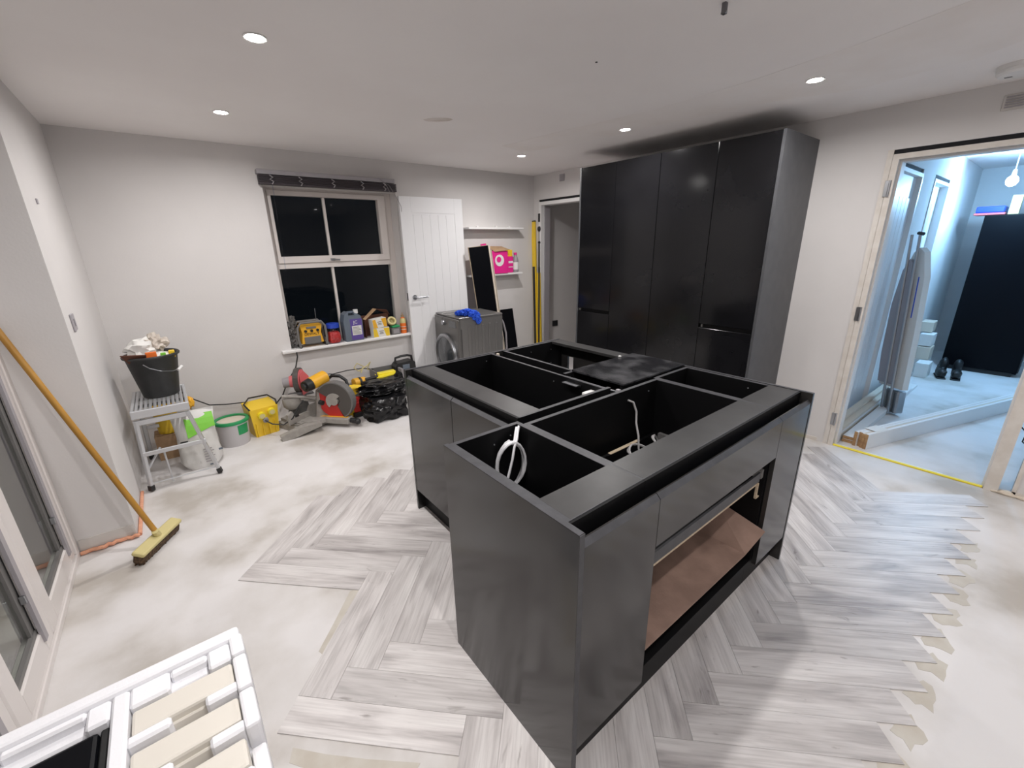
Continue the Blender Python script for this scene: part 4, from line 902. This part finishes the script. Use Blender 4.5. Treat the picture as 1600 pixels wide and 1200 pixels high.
obj('hub', B().cyl(BR @ Vector((0, -.046, 0)), BR @ Vector((0, .04, 0)), .04, n=20).prism(arc(.04, .075, 40, 230), -.045, -.02, 'y', M=BR), 'greyc', ms, smooth=True)
obj('motor', B().cyl((.855, 4.02, .415), (1.00, 4.09, .435), .058, .064, 22), 'amber', ms, smooth=True)
obj('motor_end', B().cyl((.80, 3.99, .408), (.86, 4.022, .415), .050, .058, 22).cyl((.785, 3.985, .405), (.80, 3.99, .408), .03, n=16), 'blackp', ms, smooth=True)
obj('motor_nose', B().cyl((.995, 4.088, .434), (1.03, 4.10, .44), .055, .035, 20), 'greyc', ms, smooth=True)
obj('handle_grip', B().tube([(1.03, 4.10, .41), (1.06, 4.05, .445), (1.11, 3.99, .445), (1.15, 3.95, .405), (1.155, 3.93, .35)], .015, 10), 'blackp', ms, smooth=True)
obj('pivot_arm', B().prism([(.86, .08), (.93, .08), (1.0, .30), (1.03, .34), (.98, .39), (.90, .33)], 4.02, 4.07, 'y'), 'greyc', ms)
obj('slide_rail', B().tube([(.62, 4.10, .33), (.92, 4.06, .26)], .013, 10).tube([(.64, 4.14, .30), (.90, 4.10, .22)], .013, 10), 'greyc', ms, smooth=True)
obj('rear_housing', B().blob((.70, 4.13, .25), (.075, .05, .07), 2, .25, 6, 3, box=.5), 'greyc', ms, smooth=True)
obj('depth_knob', B().cyl((.90, 3.98, .24), (.92, 3.95, .235), .022, n=14), 'blackp', ms, smooth=True)
# red circular saw perched behind
rs = thing('circular_saw', 'red and grey circular saw resting upright behind the mitre saw', 'saw', (.76, 4.22, 0))
obj('motor_body', B().cyl((.67, 4.22, .415), (.745, 4.20, .42), .045, .05, 20), 'tape', rs, smooth=True)
obj('motor_band', B().cyl((.725, 4.205, .42), (.775, 4.19, .42), .052, .058, 20), 'pinkred', rs, smooth=True)
GC = Matrix.Translation((.80, 4.19, .425)) @ Matrix.Rotation(R(62), 4, 'Z')
obj('blade_guard', B().prism(arc(.02, .115, -80, 260, 26), -.022, .022, 'y', M=GC), 'guard', rs)
obj('guard_face', B().prism(arc(.045, .100, 0, 300, 24), -.030, -.021, 'y', M=GC), 'pinkred', rs)
obj('front_shell', B().prism([(.80, .30), (.86, .33), (.87, .47), (.83, .53), (.79, .50)], 4.10, 4.16, 'y'), 'pinkred', rs)
obj('sole_plate', B().box(.70, .90, 4.14, 4.26, .285, .295), 'dsteel', rs)
obj('support_block', B().prism([(.66, .0), (.86, .0), (.84, .28), (.70, .28)], 4.18, 4.26, 'y'), 'greyd', rs)
# second yellow saw
ys = thing('jigsaw', 'smaller yellow and grey power saw lying behind the bin bags', 'saw', (1.33, 4.24, 0))
obj('body', B().cyl((1.30, 4.22, .275), (1.42, 4.24, .275), .050, .043, 20), 'amber', ys, smooth=True)
obj('front_shoe', B().blob((1.22, 4.24, .26), (.07, .05, .06), 2, .3, 5, 7, box=.4), 'greyc', ys, smooth=True)
obj('grip', B().tube([(1.41, 4.23, .275), (1.47, 4.21, .28), (1.55, 4.20, .285)], .019, 10), 'blackp', ys, smooth=True)
obj('label_band', B().cyl((1.35, 4.228, .275), (1.375, 4.232, .275), .049, n=20, cap=False), 'blackp', ys)
obj('rest_block', B().prism([(1.15, 0), (1.50, 0), (1.44, .22), (1.20, .20)], 4.20, 4.30, 'y'), 'greyd', ys)
single('yellow_handle_tool', B().tube([(1.12, 4.07, .275), (1.17, 4.05, .285), (1.24, 4.04, .29), (1.30, 4.03, .275)], .032, 12).prism([(1.12, .24), (1.20, .30), (1.30, .27), (1.28, .24), (1.18, .19)], 4.02, 4.08, 'y').box(1.14, 1.24, 4.02, 4.10, 0, .2), 'yellow', 'rounded bright yellow tool body between the mitre saw and the bin bags', 'power tool', (1.21, 4.05, .0), smooth=True)
rt = thing('red_tool', 'red and black tool block on the floor behind the saw blade', 'power tool', (1.27, 4.08, 0))
obj('tool_body', B().box(1.20, 1.335, 3.98, 4.01, .05, .155, .01).box(1.20, 1.335, 3.985, 4.0, .155, .21, .01), 'red', rt); obj('tool_foot', B().box(1.19, 1.35, 3.975, 4.015, .0, .05, .006), 'blackp', rt)
# bin bags
bg = B(); bg.blob((1.45, 3.86, .11), (.205, .18, .13), 5, .28, 5.5, 3, flat=.001, box=.55, ridged=True)
single('bin_bag', bg, 'bin', 'shiny black bin bag, the lower one on the floor by the island', 'bin bag', (1.46, 3.86, 0), smooth=True)
bg = B(); bg.blob((1.48, 3.93, .275), (.235, .15, .06), 5, .35, 6, 11, box=.4, ridged=True)
single('bin_bag', bg, 'bin', 'flattened black bin bag heaped on top of the lower one', 'bin bag', (1.50, 3.93, .21), smooth=True)
cr = thing('plastic_crate', 'grey tool tray behind the bin bags with a yellow dustpan on it', 'crate', (1.66, 4.24, 0))
obj('crate_wall', B().box(1.52, 1.80, 4.16, 4.17, .0, .30, .002).box(1.52, 1.80, 4.34, 4.35, 0, .36, .002).box(1.52, 1.53, 4.16, 4.35, 0, .36).box(1.79, 1.80, 4.16, 4.35, 0, .34).box(1.52, 1.80, 4.16, 4.35, 0, .02), 'greyd', cr)
obj('crate_rim', B().box(1.79, 1.815, 4.15, 4.36, .10, .345, .002), 'tape', cr)
dpn = thing('dustpan', 'bright yellow dustpan with a dark handle lying on the grey tray', 'dustpan', (1.60, 4.14, .3))
obj('pan', B().plate([(1.50, 4.10, .310), (1.54, 4.07, .318), (1.70, 4.08, .325), (1.73, 4.20, .335), (1.52, 4.20, .325)], .010).box(1.53, 1.72, 4.13, 4.20, .325, .350, .006), 'yellowb', dpn)
obj('pan_handle', B().tube([(1.39, 4.12, .318), (1.46, 4.12, .32), (1.52, 4.13, .325)], .017, 10), 'blackp', dpn, smooth=True)
ac = B(); ac.tube([(1.42, 4.32, .34), (1.46, 4.34, .40), (1.40, 4.35, .44), (1.36, 4.34, .40), (1.40, 4.33, .36), (1.50, 4.34, .40), (1.54, 4.35, .43), (1.50, 4.35, .36), (1.56, 4.34, .32)], .006, 7)
single('tan_cable', ac, 'block', 'looped tan cable rising behind the yellow power saw', 'cable', (1.46, 4.34, .3), smooth=True)
ac = B(); ac.tube([(1.04, 4.36, .40), (1.15, 4.37, .37), (1.30, 4.37, .38), (1.45, 4.36, .375), (1.56, 4.34, .35)], .005, 7)
single('black_lead', ac, 'bcable', 'taut black lead stretched along the wall behind the tools', 'cable', (1.3, 4.37, .34), smooth=True)
tc_ = thing('tool_case', 'black plastic tool case with a carrying handle, below the sill end', 'tool case', (1.88, 4.32, 0))
obj('case_body', B().prism([(1.765, 0), (2.01, 0), (2.0, .37), (1.97, .395), (1.80, .385), (1.765, .35)], 4.24, 4.36, 'y'), 'blackp', tc_)
obj('handle', B().tube([(1.79, 4.30, .375), (1.80, 4.30, .435), (1.86, 4.30, .445), (1.94, 4.30, .445), (1.985, 4.30, .43), (1.99, 4.30, .375)], .013, 8), 'blackp', tc_, smooth=True)
obj('latch', B().box(1.85, 1.93, 4.235, 4.241, .31, .36, .002), 'slate', tc_)
bgn = B(); bgn.blob((1.70, 4.03, .24), (.06, .06, .12), 3, .4, 6, 9, flat=.0, ridged=True)
single('black_sack', bgn, 'bin', 'small dark sack squeezed between the tray and the island', 'sack', (1.7, 4.03, .12), smooth=True)

# ================================================================ BROOM
br = thing('broom', 'wide broom with an amber wooden handle leaning by the left wall', 'broom', (-.33, 2.84, 0))
hd0 = Vector((-.412, 2.70, 0)); hd1 = Vector((-.245, 2.955, 0)); dv = (hd1-hd0); Lb = dv.length
HM = Matrix.Translation(hd0) @ Matrix.Rotation(math.atan2(dv.y, dv.x), 4, 'Z') @ Matrix.Rotation(R(18), 4, 'X')
obj('bristle_pad', B().box(.0, Lb, -.026, .030, .006, .062, .010, M=HM), 'bristle', br)
bf = B()
for k in range(160):
    x, y = random.uniform(.004, Lb-.004), random.uniform(-.026, .028)
    bf.box(x-.002, x+.002, y-.002, y+.002, -.004, .03, M=HM @ Matrix.Rotation(R(random.uniform(-4, 4)), 4, 'X'))
obj('bristle_tips', bf, 'bristle', br, kind='stuff')
obj('head_block', B().box(-.006, Lb+.006, -.030, .034, .060, .085, .010, M=HM, seg=2), 'block', br)
obj('handle_socket', B().cyl(HM @ Vector((Lb/2, .004, .08)), HM @ Vector((Lb/2-.012, .012, .115)), .019, .017, 16), 'block', br, smooth=True)
obj('handle', B().tube([HM @ Vector((Lb/2, .004, .085)), (-.645, 2.992, 1.285)], .0138, 14), 'wood', br, smooth=True)

# ================================================================ POLYSTYRENE
ps = thing('polystyrene_block', 'large white moulded polystyrene packing block at the near left', 'packaging', (-.33, .95, 0))
A0, A1, B0, B1, PT = -.640, -.036, .55, 1.325, .50
pb_ = B()
pb_.box(A0, A1-.01, B0, B1-.006, 0, PT-.075, .008)                       # body
pb_.box(A0, A1, B1-.045, B1, PT-.10, PT, .010, seg=2)                      # far rim
pb_.box(A0+.01, A1-.04, B1-.10, B1-.040, PT-.10, PT-.035, .006)
pb_.box(A0, A0+.04, B0, B1, PT-.10, PT, .008)
obj('block_body', pb_, 'poly', ps)
for (a, b_, h) in ((1.288, 1.212, 0), (1.205, 1.088, 0), (1.081, .968, 0), (.955, .80, -.055), (.79, .66, -.055)):
    obj('rim_segment', B().box(A1-.030, A1+.004, b_, a, PT-.105+h, PT+h, .008, seg=2), 'poly', ps)
obj('divider', B().box(-.322, -.288, B0, 1.28, PT-.09, PT-.006, .006), 'poly', ps)
for yc in (1.115, .990, .865, .74):
    for xa, xb in ((-.290, -.205), (-.135, A1-.026)):
        obj('ridge', B().box(xa, xb, yc-.014, yc+.016, PT-.09, PT-.008, .006), 'poly', ps)
for xa, xb, ya, yb in ((-.287, -.205, 1.215, 1.282), (-.12, A1-.03, 1.215, 1.282), (A0+.042, -.52, 1.215, 1.282), (-.37, -.325, 1.215, 1.282), (-.519, -.371, 1.258, 1.282)):
    obj('ridge', B().box(xa, xb, ya, yb, PT-.09, PT-.010, .006), 'poly', ps)
obj('recess_wall', B().box(-.204, -.121, 1.256, 1.282, PT-.09, PT-.012, .006), 'poly', ps)
for n_, yc in enumerate((1.170, 1.048, .925)):
    o = single('cream_bar', B().box(-.283, -.068, yc-.038, yc+.036, PT-.074, PT-.014, .008, seg=2).box(-.276, -.075, yc-.046, yc-.036, PT-.074, PT-.035, .003), 'cream',
           ('cream plastic bar in the farthest slot of the polystyrene block', 'cream plastic bar in the middle slot of the polystyrene block', 'cream plastic bar in the slot nearest the bottom of the picture')[n_], 'plastic bar', (-.175, yc, PT-.074), group='cream bars in the polystyrene block')
bp_ = thing('black_appliance_panel', 'dark glossy panel sunk in the left recess of the polystyrene block', 'panel', (-.47, 1.0, PT-.075))
obj('panel_face', B().box(-.590, -.345, B0+.05, 1.210, PT-.073, PT-.022, .010, seg=2), 'fridge', bp_)
obj('panel_rim', B().box(-.344, -.328, B0+.05, 1.215, PT-.073, PT-.030, .003), 'gasket', bp_)

# ================================================================ HALL CONTENTS
fr = thing('tall_fridge', 'tall matt black fridge standing at the far end of the bluish hall', 'fridge', (7.78, .36, 0))
obj('fridge_body', B().box(7.525, 8.08, .065, .70, .03, 1.80, .006), 'fridge', fr); obj('fridge_door', B().box(7.48, 7.522, .062, .703, .05, 1.80, .010, seg=2), 'fridge', fr)
obj('side_panel', B().box(7.53, 8.07, .055, .064, .05, 1.79), 'side', fr); obj('fridge_foot', B().box(7.50, 8.05, .10, .66, 0, .045), 'blackp', fr)
tpb = thing('storage_tray', 'purple plastic tray with a pale lip on top of the fridge', 'tray', (7.62, .68, 1.80))
obj('tray_body', B().box(7.50, 7.80, .56, .79, 1.825, 1.895, .012, seg=2), 'blue', tpb); obj('tray_lip', B().box(7.49, 7.81, .55, .80, 1.802, 1.825, .004), 'pinkred', tpb)
single('cereal_box', B().box(7.52, 7.60, .455, .535, 1.802, 2.0, .002), 'block', 'pale yellow and grey carton standing on top of the fridge', 'carton', (7.56, .5, 1.80))
pdn = thing('pendant_bulb', 'bare glowing bulb hanging from the hall ceiling', 'light', (6.95, .535, H))
obj('ceiling_rose', B().lathe([(0, 0), (.05, 0), (.045, -.018), (.012, -.03), (0, -.03)], (6.95, .535, H), 24), 'white', pdn, smooth=True)
obj('flex', B().cyl((6.95, .535, H-.03), (6.95, .535, 2.20), .004, n=8), 'white', pdn)
obj('lamp_holder', B().cyl((6.95, .535, 2.15), (6.95, .535, 2.21), .02, .014, 16), 'white', pdn, smooth=True)
obj('bulb', B().sphere((6.95, .535, 2.105), .045, 10, (1, 1, 1.15)), 'bulb', pdn, smooth=True)
L = bpy.data.lights.new('bulb_lamp', 'POINT'); L.energy = BULB_W; L.color = BULB_COL; L.shadow_soft_size = .05
lo_ = bpy.data.objects.new('bulb_lamp', L); COL.objects.link(lo_); lo_.parent = pdn; lo_.location = (-.07, -.06, 2.06-H)
# ironing board
ib = thing('ironing_board', 'folded ironing board with a pale cover leaning on the hall wall', 'ironing board', (5.25, .80, 0))
IM = Matrix.Translation((5.06, .665, .26)) @ Matrix.Rotation(R(-3), 4, 'X') @ Matrix.Rotation(R(50), 4, 'Z')
obj('board_pad', B().prism([(-.02, 0), (.24, 0), (.255, .30), (.24, .75), (.19, 1.05), (.13, 1.2), (.08, 1.24), (.03, 1.2), (-.015, 1.0), (-.025, .5)], -.030, .022, 'y', M=IM), 'paper', ib)
obj('board_base', B().prism([(.075, .03), (.235, .03), (.25, .30), (.235, .75), (.185, 1.05), (.13, 1.15), (.10, 1.12), (.075, .9), (.07, .5)], .0225, .045, 'y', M=IM), 'greystrip', ib)
for x in (.05, .13):
    obj('leg', B().tube([IM @ Vector((x, .05, -.24)), IM @ Vector((x+.02, .05, 1.35))], .011, 8), 'steel', ib, smooth=True)
obj('foot_bar', B().tube([IM @ Vector((.04, .05, 1.35)), IM @ Vector((.09, .05, 1.36))], .014, 8), 'blackp', ib, smooth=True)
obj('iron_rest', B().box(.0, .15, -.05, .03, -.235, -.02, .012, M=IM), 'steel', ib)
obj('blue_trim', B().box(.03, .040, .0215, .0235, .65, 1.0, M=IM), 'cloth', ib)
# timber lengths
def timber(p, q, w_, h_, label, mt, nm='skirting_length', grp=None, ends=True):
    p, q = Vector(p), Vector(q); d = q-p; a = math.atan2(d.y, d.x); Lh = math.hypot(d.x, d.y)
    t = thing(nm, label, 'timber', tuple(p), 0, grp); Mx = Matrix.Translation(p) @ Matrix.Rotation(a, 4, 'Z')
    obj('plank_body', B().box(.003, Lh, -w_/2, w_/2, 0, h_, .0015, M=Mx), mt, t)
    obj('end_grain', B().box(.0, .0028, -w_/2, w_/2, 0, h_, M=Mx), 'pine', t); return t
P0, P1 = Vector((4.03, .665, 0)), Vector((6.2, -.05, 0))
nn = (P1-P0).normalized(); pp_ = Vector((-nn.y, nn.x, 0))
for k in range(4):
    o_ = pp_*(k*.024)
    timber(P0+o_+nn*random.uniform(0, .03), P1+o_, .022, .12 if k else .125, ('white-primed board laid diagonally across the hall floor, nearest the doorway', 'second diagonal board across the hall floor', 'third diagonal board across the hall floor', 'farthest of the four diagonal boards on the hall floor')[k], 'white' if k != 1 else 'beige', grp='boards laid diagonally on the hall floor')
single('delivery_note', B().box(-.03, .11, -.045, .045, 0, .0012, M=Matrix.Translation((4.19, .655, .1262)) @ Matrix.Rotation(math.atan2(nn.y, nn.x), 4, 'Z')), 'paper', 'white paper label lying on the diagonal boards', 'paper', (4.19, .65, .1262))
for k, (y, z, ml) in enumerate(((.905, 0, 'beige'), (.905, .026, 'beige'), (.905, .052, 'white'), (.905, .078, 'beige'), (.815, 0, 'white'), (.815, .026, 'white'), (.93, .106, 'beige'))):
    timber((4.075+.01*(k % 3), y-(.035 if k < 6 else .03), z), (6.3-.3*(k % 2), y-.06, z), .075 if k < 6 else .05, .024, ('bottom board of the stack along the hall wall', 'second board up in the stack along the hall wall', 'third board up in the stack along the hall wall', 'fourth board up in the stack along the hall wall', 'lower loose board beside the wall stack', 'upper loose board beside the wall stack', 'narrow batten on top of the wall stack of boards')[k], ml, grp='boards stacked along the hall wall')
for k, (x, y, z, s_) in enumerate(((6.75, .74, 0, .17), (6.98, .79, .17, .15), (7.0, .80, .33, .14), (7.12, .84, .48, .12))):
    single('white_carton', B().box(x, x+.22, y-.02, y+.10, z, z+s_, .003, M=None), 'paper' if k % 2 == 0 else 'beige', ('bottom pale carton by the fridge', 'second pale carton up by the fridge', 'third pale carton up by the fridge', 'topmost pale carton by the fridge')[k], 'carton', (x+.11, y+.04, z), group='cartons stacked by the fridge')
single('carton_support', B().box(6.98, 7.22, .77, .89, 0, .168, .003), 'paper', 'white carton on the floor under the cartons by the fridge', 'carton', (7.1, .83, 0))
for k, (x, y, a) in enumerate(((6.96, .63, 14), (7.0, .50, 5), (7.29, .66, 10), (7.30, .53, 5))):
    SM = Matrix.Translation((x, y, 0)) @ Matrix.Rotation(R(a+180), 4, 'Z')
    t = thing('shoe', ('black shoe nearest the cartons', 'black shoe nearest the viewer in front of the fridge', 'black boot behind the front shoes', 'black boot closest to the fridge door')[k], 'shoe', (x, y, 0), group='black footwear by the fridge')
    u = B().blob((0, 0, .05), (.13, .045, .045), 3, .1, 4, k, flat=.012, box=.2).blob((.065, 0, .075 if k < 2 else .11), (.06, .042, .035 if k < 2 else .075), 3, .1, 4, k)
    bmesh.ops.transform(u.bm, matrix=SM, verts=u.bm.verts[:]); obj('upper', u, 'blackp', t, smooth=True)
    obj('sole', B().box(-.13, .13, -.042, .042, 0, .014, .006, M=SM), 'gasket', t)
